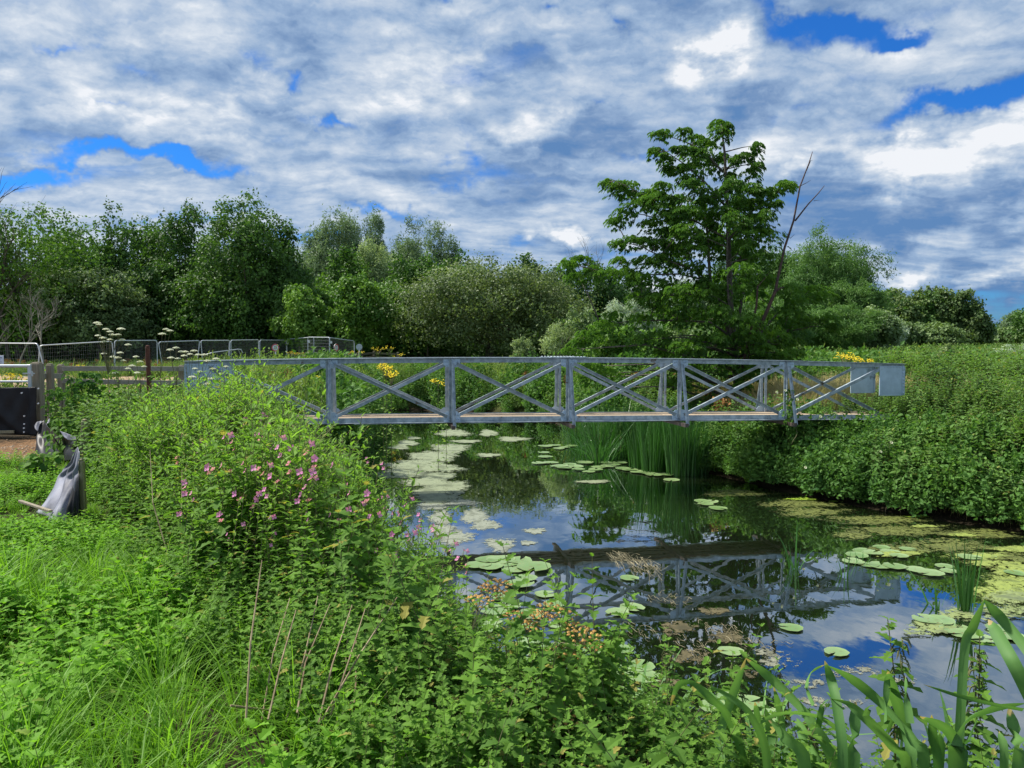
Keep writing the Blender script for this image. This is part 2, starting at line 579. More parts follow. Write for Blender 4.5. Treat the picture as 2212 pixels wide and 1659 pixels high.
bp = k.N('ShaderNodeBump', {'Height': k.m('ADD', nB, nC), 'Strength': .8, 'Distance': .06})
k.l.new(bp.outputs[0], bs.inputs['Normal'])
k.l.new(bs.outputs[0], k.out.inputs[0])
M['ground'] = gm
go = link('ground', np_mesh('ground', np.column_stack([Pg, gh]), [quads], [gm], smooth=True))
tag(go, kind='structure')

# water: real surface with faint ripples, dark peaty body below
wm, k = mat('river_water')
pos = k.N('ShaderNodeNewGeometry').outputs['Position']
mp = k.N('ShaderNodeMapping', {'Vector': pos, 'Scale': (1.0, .55, 1)}).outputs[0]
h1 = k.noise(mp, 1.6, 3, .5)
h2 = k.noise(mp, 9.0, 3, .5)
calm = k.ss(k.noise(pos, .45, 2), .42, .7)
hh = k.m('ADD', h1, k.m('MULTIPLY', h2, k.m('MULTIPLY', calm, .22)))
bp = k.N('ShaderNodeBump', {'Height': hh, 'Strength': .32, 'Distance': .009})
lw = k.N('ShaderNodeFresnel', {'IOR': 1.75, 'Normal': bp.outputs[0]})
gl = k.N('ShaderNodeBsdfGlossy', {'Color': (.93, .96, 1, 1), 'Roughness': .012, 'Normal': bp.outputs[0]})
body = k.N('ShaderNodeBsdfDiffuse', {'Color': (.008, .013, .005, 1)})
gate = k.m('MULTIPLY_ADD', lw.outputs[0], 1.1, .24, clamp=True)
mx = k.N('ShaderNodeMixShader', {0: gate, 1: body.outputs[0], 2: gl.outputs[0]})
k.l.new(mx.outputs[0], k.out.inputs[0])
wo_ = link('water', np_mesh('water', [(-14, -2, 0), (70, -2, 0), (70, 70, 0), (-14, 70, 0)], [[(0, 1, 2, 3)]], [wm]))
tag(wo_, kind='structure')
# ---------------------------------------------------------------- footbridge
TH = math.atan(.16)
BE = Vector((math.cos(TH), math.sin(TH), 0))
BN = Vector((-math.sin(TH), math.cos(TH), 0))
BO = Vector((1.18, 16.06, 0))


def zt(s):
    return 2.835 - .0017 * s * s - .006 * s


def zb(s):
    return 1.57 - .0004 * s * s - .006 * s


def B(s, n_, z):
    v = BO + BE * s + BN * n_
    return Vector((v.x, v.y, z))


bridge = empty('footbridge', (0, 0, 0))
tag(bridge, 'grey blue galvanised steel truss footbridge with timber deck spanning the weedy river', 'footbridge')
J = [-4.88, -2.44, 0, 2.44, 4.88]
SL, SR = -7.6, 7.72
rv_v, rv_f = [], []
for i in range(4):
    for k_ in range(6):
        t = k_ * math.pi / 3
        ph = (0, .5, 1.0, 1.35)[i]
        rv_v.append((math.cos(t) * math.cos(ph), math.sin(t) * math.cos(ph), math.sin(ph)))
for i in range(3):
    for k_ in range(6):
        rv_f.append((i * 6 + k_, i * 6 + (k_ + 1) % 6, (i + 1) * 6 + (k_ + 1) % 6, (i + 1) * 6 + k_))
rv_v, rv_f = np.array(rv_v), np.array(rv_f)


def rivets(mb, pts, nrm, r=.014):
    if not len(pts): return
    P_ = np.array([tuple(p) for p in pts])
    nr = np.tile(np.array([tuple(nrm)]), (len(P_), 1))
    ax = np.cross(nr, np.array([[.1, .2, 1.0]]))
    mb.inst(rv_v, rv_f, frames(ax, nr, np.full(len(P_), r), P_), 0)


for side in (0, 1):
    n0 = 0.0 if side == 0 else 1.0
    out = -1 if side == 0 else 1            # outward direction along BN
    # top chord: two back-to-back angles, in short lengths that follow the camber
    m = MB()
    ss_ = np.linspace(SL, SR, 13)
    for a_, b_ in zip(ss_[:-1], ss_[1:]):
        m.beam(B(a_, n0, zt(a_)), B(b_ + .002, n0, zt(b_)), .15, .012, bev=.002)
        m.beam(B(a_, n0 + .012, zt(a_) - .051), B(b_ + .002, n0 + .012, zt(b_) - .051), .012, .09)
        m.beam(B(a_, n0 - .012, zt(a_) - .051), B(b_ + .002, n0 - .012, zt(b_) - .051), .012, .09)
    rivets(m, [B(s, n0 + dn, zt(s) + .006) for s in np.arange(-.36, .37, .07) for dn in (-.05, .05)], (0, 0, 1), .018)
    m.beam(B(-.4, n0, zt(0) + .011), B(.4, n0, zt(0) + .011), .145, .009)
    rivets(m, [B(s, n0 + dn, zt(0) + .016) for s in np.arange(-.36, .37, .07) for dn in (-.05, .05)], (0, 0, 1), .018)
    m.build('top_chord', M['steel'], bridge)
    # bottom chord: outward L angle
    m = MB()
    for a_, b_ in zip(ss_[:-1], ss_[1:]):
        m.beam(B(a_, n0 - .012 * -out, zb(a_)), B(b_ + .002, n0 - .012 * -out, zb(b_)), .012, .10)
        m.beam(B(a_, n0 + out * .055, zb(a_) - .052), B(b_ + .002, n0 + out * .055, zb(b_) - .052), .11, .011)
    for s in (-3.6, -1.3, 1.1, 3.6):
        m.beam(B(s - .8, n0 + out * .055, zb(s) - .064), B(s + .8, n0 + out * .055, zb(s) - .064), .10, .010)
    m.build('bottom_chord', M['steel'], bridge)
    # posts
    for s in J:
        m = MB()
        m.beam(B(s - .034, n0 + out * .03, zb(s) - .04), B(s - .034, n0 + out * .03, zt(s) - .02), .012, .055, up=BE)
        m.beam(B(s - .010, n0 + out * .052, zb(s) - .04), B(s - .010, n0 + out * .052, zt(s) - .02), .055, .012, up=BE)
        m.beam(B(s + .034, n0 - out * .03, zb(s) - .04), B(s + .034, n0 - out * .03, zt(s) - .02), .012, .055, up=BE)
        m.build('post', M['steel'], bridge)
        # outrigger: raking stay from the top joint out to the end of the cross beam
        m = MB()
        top = B(s + .015, n0 + out * .085, zt(s) - .11)
        bot = B(s + .015, n0 + out * .42, zb(s) - .13)
        m.beam(top, bot, .055, .010, up=BN)
        m.beam(top + BE * .03, bot + BE * .03, .010, .05, up=BN)
        m.build('raking_stay', M['steel'], bridge)
        # gussets
        for zc, hh_, wd_ in ((zt(s) - .105, .17, .34), (zb(s) + .06, .22, .34)):
            m = MB()
            topg = zc > 2.2
            sg = -1 if topg else 1
            prof = [(-wd_ / 2, -sg * hh_ / 2), (wd_ / 2, -sg * hh_ / 2), (wd_ / 2, sg * hh_ * .2), (wd_ * .3, sg * hh_ / 2), (-wd_ * .3, sg * hh_ / 2), (-wd_ / 2, sg * hh_ * .2)]
            for nn in (0,):
                V = []
                for dn in (.020, .030):
                    V += [tuple(B(s + a_, n0 + out * dn, zc + b_)) for a_, b_ in prof]
                n6 = len(prof)
                fs = [np.array([list(range(n6)), list(range(2 * n6 - 1, n6 - 1, -1))]), np.array([(i, (i + 1) % n6, n6 + (i + 1) % n6, n6 + i) for i in range(n6)])]
                m.add(V, fs)
            pts = [B(s + a_, n0 + out * .030, zc + b_) for a_ in (-.13, -.09, .09, .13) for b_ in (-.05, .03)] + [B(s + a_, n0 + out * .030, zc - sg * .065) for a_ in (-.06, .06)]
            rivets(m, pts, BN * out, .018)
            m.build('gusset_plate', M['plate'], bridge)
    # diagonals
    ends = [-7.25] + J + [7.25]
    for i in range(6):
        a_, b_ = ends[i] + .10, ends[i + 1] - .10
        for kind in (0, 1):
            m = MB()
            za, zb_ = (zt(a_) - .12, zb(b_) + .06) if kind == 0 else (zb(a_) + .06, zt(b_) - .12)
            dn = out * (.040 if kind == 0 else -.040)
            if side == 0 and i >= 4: dn = -dn
            p, q = B(a_, n0 + dn, za), B(b_, n0 + dn, zb_)
            m.beam(p, q, .010, .062)
            m.beam(p, q, .055, .010, off=((.0275 if kind == 0 else -.0275) * (1 if side == 0 else -1), .030))
            m.build('diagonal_brace', M['steel'], bridge)
    # end plates
    for (a_, b_) in ((SR - .62, SR - .02), (SL + .02, SL + .72)):
        m = MB()
        c = (a_ + b_) / 2
        m.beam(B(a_, n0 + out * .036, zt(c) - .06 - .33), B(b_, n0 + out * .036, zt(c) - .06 - .33), .008, .66)
        edge = b_ if a_ > 0 else a_
        sgn = 1 if a_ > 0 else -1
        m.beam(B(edge - sgn * .02, n0 + out * .048, zt(c) - .10 - .60), B(edge - sgn * .02, n0 + out * .048, zt(c) - .07), .012, .05, up=BE)
        m.beam(B(edge + sgn * .008, n0 + out * .03, zt(c) - .10 - .60), B(edge + sgn * .008, n0 + out * .03, zt(c) - .07), .06, .012, up=BE)
        inner = a_ if a_ > 0 else b_
        m.beam(B(inner + sgn * .02, n0 + out * .046, zt(c) - .70), B(inner + sgn * .02, n0 + out * .046, zt(c) - .08), .008, .04, up=BE)
        rivets(m, [B(edge - sgn * .022, n0 + out * .056, z) for z in np.arange(zt(c) - .66, zt(c) - .08, .075)], BN * out, .017)
        rivets(m, [B(s, n0 + out * .041, zt(c) - .085) for s in np.arange(a_ + .05, b_ - .03, .075)], BN * out, .017)
        m.build('end_plate', M['plate'], bridge)
# cross beams under the deck
for s in J:
    m = MB()
    m.beam(B(s, -.44, zb(s) - .132), B(s, 1.44, zb(s) - .132), .07, .075)
    m.build('cross_beam', M['dark_steel'], bridge)
# deck boards run along the bridge
m = MB()
nb = 7
for j in range(nb):
    n_ = .045 + (j + .5) * (.91 / nb)
    cuts = [SL + .1, -4.3 + .6 * (j % 3), -1.1 + .5 * ((j * 2) % 3), 2.2 + .5 * ((j + 1) % 3), 5.0 - .4 * (j % 2), SR - .1]
    for a_, b_ in zip(cuts[:-1], cuts[1:]):
        m.beam(B(a_ + .004, n_, zb(a_) + .012), B(b_ - .004, n_, zb(b_) + .012), .91 / nb - .008, .045, bev=.004, a=random.uniform(.15, .85))
m.build('deck', M['deck'], bridge)
for s in np.arange(-7, 7.5, 1.2):
    m = MB()
    m.beam(B(s, .03, zb(s) - .035), B(s, .97, zb(s) - .035), .09, .045)
    m.build('deck_bearer', M['post'], bridge)
for n_ in (.16, .39, .61, .84):  # dark strips added under the deck to deepen the shade there
    m = MB()
    for a_, b_ in zip(ss_[:-1], ss_[1:]):
        m.beam(B(a_, n_, zb(a_) - .075), B(b_ + .002, n_, zb(b_) - .075), .15, .03)
    m.build('dark_underdeck_strip', M['dark_steel'], bridge)
# concrete seat at either end of the bridge
for s in (SL + .35, SR - .35):
    m = MB()
    c = B(s, .5, (zb(s) - .06 + .4) / 2)
    rot = Matrix((BE, BN, Vector((0, 0, 1)))).transposed()
    m.box(c, (.7, 1.5, zb(s) - .07 - .4), rot, bev=.02)
    m.build('abutment', solid('concrete', (.30, .29, .26), (.2, .2, .18), .9, 0, 5, bump=.3), bridge)

# ---------------------------------------------------------------- plants: leaf and stem kit
def leaf_mesh(n=4, wid=.3, peak=.35, serr=0.0, fold=.25, droop=.3, wave=0.0):
    xs = np.linspace(0, 1, n + 1)
    prof = np.sin(np.pi * xs ** (math.log(.5) / math.log(peak))) ** .8 * wid
    prof[0] = wid * .06
    prof[-1] = 0
    V = []
    for i, x in enumerate(xs):
        z = -droop * x * x
        wv_ = wave * math.sin(i * 2.1)
        sr = (serr * wid) * (1 if i % 2 else -1)
        wd = max(prof[i] + (sr if 0 < i < n else 0), .0)
        V += [(x, 0, z), (x + (serr * .15 if i % 2 else 0), wd, z + fold * wd + wv_ * .1), (x, -wd, z + fold * wd - wv_ * .1)]
    Fq = []
    for i in range(n):
        a, b = 3 * i, 3 * (i + 1)
        if i < n - 1:
            Fq += [(a, b, b + 1), (a, b + 1, a + 1), (a, a + 2, b + 2), (a, b + 2, b)]
        else:
            Fq += [(a, b, a + 1), (a, a + 2, b)]
    return np.array(V, float), np.array(Fq)


def maple_leaf():
    ang = [-90, -60, -40, -22, 0, 22, 44, 66, 90, 114, 136, 158, 180, 202, 220, 240]
    rad = [.12, .36, .62, .34, .66, .46, .80, .52, 1.0, .52, .80, .46, .66, .34, .62, .36]
    V = [(.18, 0, 0)]
    for a_, r_ in zip(ang, rad):
        x, y = r_ * math.sin(R(a_)), r_ * math.cos(R(a_))
        V.append((.2 + x * .62, y * .62, -.30 * (x * x + y * y) + (.10 if r_ < .6 else 0)))
    n = len(ang)
    return np.array(V), np.array([(0, 1 + i, 1 + (i + 1) % n) for i in range(n)][::-1])


LEAF_NETTLE = leaf_mesh(6, .27, .33, .28, .3, .35)
LEAF_NETTLE_LO = leaf_mesh(3, .28, .35, 0, .3, .35)
LEAF_LANCE = leaf_mesh(4, .16, .35, 0, .35, .25)
LEAF_LANCE_LO = leaf_mesh(2, .15, .4, 0, .3, .25)
LEAF_CARD = (np.array([(0, 0, 0), (.5, .33, .06), (1, 0, -.1), (.5, -.33, .06)]), np.array([(0, 2, 1), (0, 3, 2)]))
LEAF_NARROW = (np.array([(0, 0, 0), (.5, .13, .03), (1, 0, -.12), (.5, -.13, .03)]), np.array([(0, 2, 1), (0, 3, 2)]))
LEAF_MAPLE = maple_leaf()
LEAF_ROUND = leaf_mesh(4, .42, .42, .12, .15, .3)


def rdir(n_, el_lo, el_hi, az_=None):
    a_ = rng.uniform(0, 2 * np.pi, n_) if az_ is None else az_
    e_ = np.radians(rng.uniform(el_lo, el_hi, n_))
    return np.stack([np.cos(a_) * np.cos(e_), np.sin(a_) * np.cos(e_), np.sin(e_)], 1)


def herb(mb, base, h, lean, npair, size, leaf, el_top=50, el_bot=-15, opp=True, stem_r=.004, low=.12, top_small=.35, mi=0, smi=1, jit=12, droopbend=.06):
    """one upright stem with leaves up its length"""
    base = np.array(base, float)
    la = random.uniform(0, 6.28)
    ld = np.array([math.cos(la), math.sin(la), 0]) * lean
    ts = np.linspace(0, 1, 5)
    pts = [base + ld * h * t * t + np.array([0, 0, h * t]) + np.array([random.uniform(-1, 1), random.uniform(-1, 1), 0]) * droopbend * .12 for t in ts]
    mb.tube([tuple(p) for p in pts], [stem_r * (1 - .6 * t) for t in ts], 3, smi, .5, False)
    P_, A_, N_, S_, C_ = [], [], [], [], []
    ph = random.uniform(0, 6.28)
    for i in range(npair):
        t = low + (1 - low) * (i + 1) / npair
        k_ = min(t * 4, 3.999)
        j = int(k_)
        p = pts[j] + (pts[j + 1] - pts[j]) * (k_ - j)
        ph += math.pi / 2 if opp else 2.4
        s = size * (1 - (1 - top_small) * max(0, (t - .55) / .45) ** 1.4) * (.55 + .45 * min(1, t / .35)) * random.uniform(.8, 1.15)
        e = el_bot + (el_top - el_bot) * t ** 1.5
        for q in ((0, math.pi) if opp else (0,)):
            a_ = ph + q + random.uniform(-.25, .25)
            ee = R(e + random.uniform(-jit, jit))
            ax = (math.cos(a_) * math.cos(ee), math.sin(a_) * math.cos(ee), math.sin(ee))
            P_.append(p); A_.append(ax); N_.append((random.uniform(-.25, .25), random.uniform(-.25, .25), 1)); S_.append(s)
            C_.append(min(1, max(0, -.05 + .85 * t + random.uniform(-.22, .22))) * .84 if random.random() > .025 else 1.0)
    mb.inst(leaf[0], leaf[1], frames(np.array(A_), np.array(N_), np.array(S_), np.array(P_)), mi, np.array(C_))
    return pts[-1]


def blades(mb, base, n_, L, wd, spread, mi=0, seg=4, bend=.8, rad=.05, vlo=0., vhi=.8, up=1.0):
    """grass or reed blades arching out of one base"""
    az_ = rng.uniform(0, 2 * np.pi, n_)
    ln = L * rng.uniform(.55, 1.1, n_)
    sp = spread * rng.uniform(.2, 1.0, n_)
    bd = bend * rng.uniform(.2, 1.2, n_)
    rb = rad * np.sqrt(rng.uniform(0, 1, n_))
    t = np.linspace(0, 1, seg + 1)
    d = np.stack([np.cos(az_), np.sin(az_)], 1)
    out = rb[:, None] + ln[:, None] * (sp[:, None] * t + bd[:, None] * t ** 2.2 * .6)
    z = ln[:, None] * (t * up - bd[:, None] * t ** 2.6 * .55)
    w_ = wd * rng.uniform(.7, 1.2, n_)[:, None] * np.clip(1.05 - t ** 2.2, .02, 1) * np.minimum(1, .6 + t * 2)
    c = np.stack([d[:, 0:1] * out + base[0], d[:, 1:2] * out + base[1], z + base[2]], 2)
    tw = rng.uniform(-.9, .9, n_)
    sd_ = np.stack([-np.sin(az_ + tw), np.cos(az_ + tw), np.zeros(n_)], 1)[:, None, :] * w_[:, :, None] * .5
    V = np.stack([c - sd_, c + sd_], 2).reshape(n_, -1, 3)
    q = np.array([(2 * i, 2 * i + 1, 2 * i + 3, 2 * i + 2) for i in range(seg)])
    fs = (q[None] + (np.arange(n_) * (2 * seg + 2))[:, None, None]).reshape(-1, 4)
    mb.add(V.reshape(-1, 3), fs, mi, np.repeat(rng.uniform(vlo, vhi, n_), 2 * seg + 2))


# ---------------------------------------------------------------- ground cover (nobody could count it)
def proto(name, mb, mats):
    return bpy.data.objects.new(name + '_source', mb.mesh(name, mats))


def gn_scatter(name, protos, P_, scl, rz, tilt, label, cat):
    """one object whose points carry copies of the given plants"""
    P_ = np.asarray(P_, float)
    me = bpy.data.meshes.new(name)
    n_ = len(P_)
    me.vertices.add(n_)
    me.vertices.foreach_set('co', P_.astype(np.float32).ravel())
    rot = np.stack([tilt * np.cos(rz * 7.1), tilt * np.sin(rz * 5.3), rz], 1)
    a = me.attributes.new('rot', 'FLOAT_VECTOR', 'POINT'); a.data.foreach_set('vector', rot.astype(np.float32).ravel())
    a = me.attributes.new('scl', 'FLOAT', 'POINT'); a.data.foreach_set('value', np.asarray(scl, np.float32))
    a = me.attributes.new('kind_index', 'INT', 'POINT'); a.data.foreach_set('value', rng.integers(0, len(protos), n_).astype(np.int32))
    o = link(name, me)
    g = bpy.data.node_groups.new(name, 'GeometryNodeTree')
    g.interface.new_socket('Geometry', in_out='INPUT', socket_type='NodeSocketGeometry')
    g.interface.new_socket('Geometry', in_out='OUTPUT', socket_type='NodeSocketGeometry')
    k_ = NT(g)
    gi, go_ = k_.N('NodeGroupInput'), k_.N('NodeGroupOutput')
    jn = k_.N('GeometryNodeJoinGeometry')
    ra = k_.N('GeometryNodeInputNamedAttribute', {'Name': 'rot'}, data_type='FLOAT_VECTOR').outputs[0]
    sa = k_.N('GeometryNodeInputNamedAttribute', {'Name': 'scl'}, data_type='FLOAT').outputs[0]
    ia = k_.N('GeometryNodeInputNamedAttribute', {'Name': 'kind_index'}, data_type='INT').outputs[0]
    for i, po in enumerate(protos):
        cmp_ = k_.N('FunctionNodeCompare', data_type='INT', operation='EQUAL')
        k_.l.new(ia, cmp_.inputs[2]); cmp_.inputs[3].default_value = i
        oi_ = k_.N('GeometryNodeObjectInfo', {'Object': po, 'As Instance': True})
        ip = k_.N('GeometryNodeInstanceOnPoints')
        k_.l.new(gi.outputs[0], ip.inputs['Points'])
        k_.l.new(cmp_.outputs[0], ip.inputs['Selection'])
        k_.l.new(oi_.outputs['Geometry'], ip.inputs['Instance'])
        k_.l.new(ra, ip.inputs['Rotation'])
        k_.l.new(sa, ip.inputs['Scale'])
        k_.l.new(ip.outputs[0], jn.inputs[0])
    k_.l.new(jn.outputs[0], go_.inputs[0])
    md = o.modifiers.new('scatter', 'NODES')
    md.node_group = g
    return tag(o, label, cat, kind='stuff')


def sample(n_, x0, x1, y0, y1, cond=None):
    P_ = np.column_stack([rng.uniform(x0, x1, n_), rng.uniform(y0, y1, n_)])
    s = riv_sd(P_)
    m_ = np.abs(P_[:, 0]) < P_[:, 1] * .68 + 3.0        # what the place's viewers can see
    if cond is not None: m_ &= cond(P_[:, 0], P_[:, 1], s)
    return P_[m_], s[m_]


def scatter(name, protos, n_, box_, cond, scl, label, cat, sink=.02, tilt=.12, hfun=None):
    P_, s = sample(n_, *box_, cond)
    h = ground(P_) - sink
    sc = rng.uniform(scl[0], scl[1], len(P_))
    if hfun is not None: sc = sc * hfun(P_[:, 0], P_[:, 1], s)
    return gn_scatter(name, protos, np.column_stack([P_, h]), sc, rng.uniform(0, 6.28, len(P_)), rng.uniform(0, tilt, len(P_)), label, cat)


M['stem'] = solid('herb_stem', (.16, .17, .06), (.12, .085, .05), .7, 0, 5)
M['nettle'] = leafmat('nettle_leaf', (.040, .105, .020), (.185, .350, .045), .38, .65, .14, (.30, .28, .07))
M['nettle_dull'] = leafmat('nettle_leaf_dull', (.034, .092, .020), (.175, .305, .070), .32, .6, .2, (.26, .28, .07), scale=.6)  # duller nettle leaf for the many-stemmed clumps
M['lownettle'] = leafmat('young_nettle_leaf', (.085, .220, .016), (.215, .43, .040), .42, .6, .15, (.24, .33, .06))
M['willowherb'] = leafmat('willowherb_leaf', (.070, .180, .020), (.27, .46, .065), .42, .6, .15, (.30, .30, .07))
M['grass'] = leafmat('grass_blade', (.080, .200, .014), (.235, .45, .045), .45, .5, .2, (.40, .40, .16))
M['dry'] = leafmat('dry_grass_blade', (.42, .36, .18), (.62, .53, .30), .25, .7, .2)
M['straw'] = solid('dead_stalk', (.36, .29, .17), (.17, .11, .06), .8, 0, 9)
M['reed'] = leafmat('reed_blade', (.016, .070, .012), (.060, .185, .030), .25, .4, .45, (.26, .32, .08))
M['iris'] = leafmat('broad_reed_blade', (.040, .125, .030), (.19, .36, .10), .32, .55, .2, (.42, .33, .14))
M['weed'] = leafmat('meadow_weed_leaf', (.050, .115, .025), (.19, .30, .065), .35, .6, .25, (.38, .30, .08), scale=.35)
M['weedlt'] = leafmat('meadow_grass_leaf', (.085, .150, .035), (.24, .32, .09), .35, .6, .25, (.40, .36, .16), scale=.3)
M['dock'] = leafmat('dock_seed', (.22, .10, .035), (.36, .20, .07), .1, .8, .2)
M['pink'] = leafmat('pink_petal', (.68, .19, .48), (.84, .38, .64), .3, .6, .2)
M['white'] = leafmat('white_floret', (.46, .48, .34), (.74, .74, .62), .25, .7, .2)
M['yellow'] = leafmat('yellow_floret', (.78, .60, .02), (.90, .76, .04), .2, .7, .2)
M['seed'] = leafmat('ripe_seed_head', (.34, .17, .05), (.52, .33, .10), .1, .8, .2)
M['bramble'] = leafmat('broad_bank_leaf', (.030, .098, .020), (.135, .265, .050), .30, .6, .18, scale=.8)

# --- prototypes
pr = {}
L_ = []
for i in range(5):
    mb = MB()
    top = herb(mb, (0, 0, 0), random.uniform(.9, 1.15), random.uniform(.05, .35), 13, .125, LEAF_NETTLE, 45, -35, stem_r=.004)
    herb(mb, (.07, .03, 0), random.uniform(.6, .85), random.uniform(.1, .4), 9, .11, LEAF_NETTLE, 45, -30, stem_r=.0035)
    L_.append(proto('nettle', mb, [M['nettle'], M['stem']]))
pr['nettle'] = L_
L_ = []
for i in range(4):
    mb = MB()
    for j in range(5):
        a_ = random.uniform(0, 6.28); r_ = random.uniform(0, .28)
        herb(mb, (r_ * math.cos(a_), r_ * math.sin(a_), 0), random.uniform(.8, 1.2), random.uniform(0, .35), 13, .135, LEAF_NETTLE_LO, 45, -35, stem_r=.0045, top_small=.5)
    L_.append(proto('nettle_clump', mb, [M['nettle_dull'], M['stem']]))
pr['nettle_far'] = L_
L_ = []
for i in range(4):
    mb = MB()
    herb(mb, (0, 0, 0), random.uniform(.24, .34), random.uniform(0, .3), 6, .085, LEAF_NETTLE, 38, -5, stem_r=.003, top_small=.6)
    herb(mb, (.05, .04, 0), random.uniform(.16, .26), random.uniform(0, .4), 5, .07, LEAF_NETTLE, 38, -5, stem_r=.003, top_small=.6)
    L_.append(proto('low_nettle', mb, [M['lownettle'], M['stem']]))
pr['low'] = L_
L_ = []
for i in range(5):
    mb = MB()
    h_ = random.uniform(.95, 1.15)
    top = herb(mb, (0, 0, 0), h_, random.uniform(0, .2), 24, .125, LEAF_LANCE, 55, 5, opp=False, stem_r=.004, top_small=.3)
    for j in range(4):
        a_ = random.uniform(0, 6.28)
        herb(mb, (.03 * math.cos(a_), .03 * math.sin(a_), h_ * random.uniform(.45, .7)), random.uniform(.25, .38), .55, 12, .055, LEAF_LANCE, 55, 15, opp=False, stem_r=.0025)
    L_.append(proto('willowherb', mb, [M['willowherb'], M['stem']]))
pr['wh'] = L_
L_ = []
for i in range(4):
    mb = MB()
    blades(mb, (0, 0, 0), 46, .42, .0065, .45, 0, 4, .9, .07)
    L_.append(proto('grass_tuft', mb, [M['grass']]))
pr['grass'] = L_
L_ = []
for i in range(3):
    mb = MB()
    blades(mb, (0, 0, 0), 60, .95, .012, .22, 0, 4, .5, .22)
    L_.append(proto('dry_tuft', mb, [M['dry']]))
pr['dry'] = L_
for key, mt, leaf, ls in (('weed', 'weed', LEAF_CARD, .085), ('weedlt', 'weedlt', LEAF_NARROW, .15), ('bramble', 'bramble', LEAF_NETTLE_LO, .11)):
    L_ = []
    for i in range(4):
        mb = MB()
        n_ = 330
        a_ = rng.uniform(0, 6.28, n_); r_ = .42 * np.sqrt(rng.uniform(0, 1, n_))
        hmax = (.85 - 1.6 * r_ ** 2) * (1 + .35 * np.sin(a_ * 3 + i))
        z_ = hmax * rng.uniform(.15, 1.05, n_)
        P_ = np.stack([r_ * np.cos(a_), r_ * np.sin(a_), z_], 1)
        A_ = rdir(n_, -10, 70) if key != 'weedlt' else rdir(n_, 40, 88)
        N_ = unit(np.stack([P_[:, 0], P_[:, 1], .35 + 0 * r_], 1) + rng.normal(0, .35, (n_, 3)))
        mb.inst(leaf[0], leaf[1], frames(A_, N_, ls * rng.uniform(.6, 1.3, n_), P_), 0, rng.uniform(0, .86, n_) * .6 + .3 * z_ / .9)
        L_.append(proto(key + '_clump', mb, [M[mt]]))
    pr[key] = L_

L_ = []
for i in range(2):
    mb = MB()
    for j in range(4):
        x_, y_ = random.uniform(-.3, .3), random.uniform(-.3, .3)
        mb.tube([(x_, y_, 0), (x_ * 1.1, y_ * 1.1, 1.0)], .008, 3)
        n_ = 60
        P_ = np.column_stack([x_ + rng.normal(0, .05, n_), y_ + rng.normal(0, .05, n_), rng.uniform(.55, 1.05, n_)])
        mb.inst(LEAF_CARD[0], LEAF_CARD[1], frames(rdir(n_, -60, 60), rdir(n_, 0, 90), .07 * rng.uniform(.6, 1.3, n_), P_), 0, rng.uniform(0, .8, n_))
    L_.append(proto('dock', mb, [M['dock']]))
pr['dock'] = L_

# left edge of the tall growth, seen from the grass
EDGE = np.array([(-.1, 1.6), (-.45, 2.6), (-.9, 3.3), (-1.5, 4.1), (-2.35, 5.3), (-3.2, 6.3), (-4.15, 7.6), (-5.2, 9.3), (-6.1, 10.6), (-7.6, 13), (-9, 15)])


def edge_x(y):
    return np.interp(y, EDGE[:, 1], EDGE[:, 0])


def zA(x, y, s): return (x < edge_x(y) + .25) & (y < 12.2) & ~((np.abs(x + 8.8) * .22 + np.abs(y - 12.6) * .26) < .72)


scatter('grass', pr['grass'], 4200, (-9, .8, 1.5, 12.5), zA, (.55, 1.1), 'bright green lush grass in front of the black plastic sheeting', 'grass',
        hfun=lambda x, y, s: (.75 + .45 * (np.sin(x * 1.9 + 1) * np.sin(y * 1.4) > .1)) * (1 - .55 * sst(y, 5.5, 7.5)))
scatter('low_nettles', pr['low'], 15000, (-8, .8, 1.5, 11), lambda x, y, s: zA(x, y, s) & ((np.sin(x * 1.9 + 1) * np.sin(y * 1.4) < .45)), (.5, 1.1),
        'short bright nettles spreading through the grass at lower left', 'nettles', hfun=lambda x, y, s: 1 - .40 * sst(y, 5.5, 7.5))


def tallh(x, y, s):
    """plants stand lower on the wet slope and at the very front"""
    e = x - edge_x(y)
    left = sst(-x, -.9, .9) * sst(y, 3.1, 4.8)
    front = .18 * (1 - sst(y, 3.3, 3.9)) * (1 - sst(x, .5, 1.1)) - .03 * sst(x, .5, 1.1)
    low = sst(x + .36 * y, 0, .5) * sst(y, 7.5, 9.5)
    return (1 - .34 * low) * (.50 + front + .50 * left) * (.72 + .28 * sst(e, 0, .7)) * (.55 + .45 * sst(s, .1, 1.5)) * (1.04 + .12 * np.sin(x * 2.1) * np.sin(y * 1.7))


def zB(x, y, s): return (x > edge_x(y) + .1) & (s > .05) & (y < 15.5) & (x < 5.5) & (y > 2.0) & ~((x > -1.2) & (y < 2.3 + .1 * x))


def whmask(x, y): return (((x + 2.3) / 2.1) ** 2 + ((y - 8.2) / 2.9) ** 2 < 1) | ((x > -1.9) & (x < -.2) & (y > 4.6) & (y < 8.5))


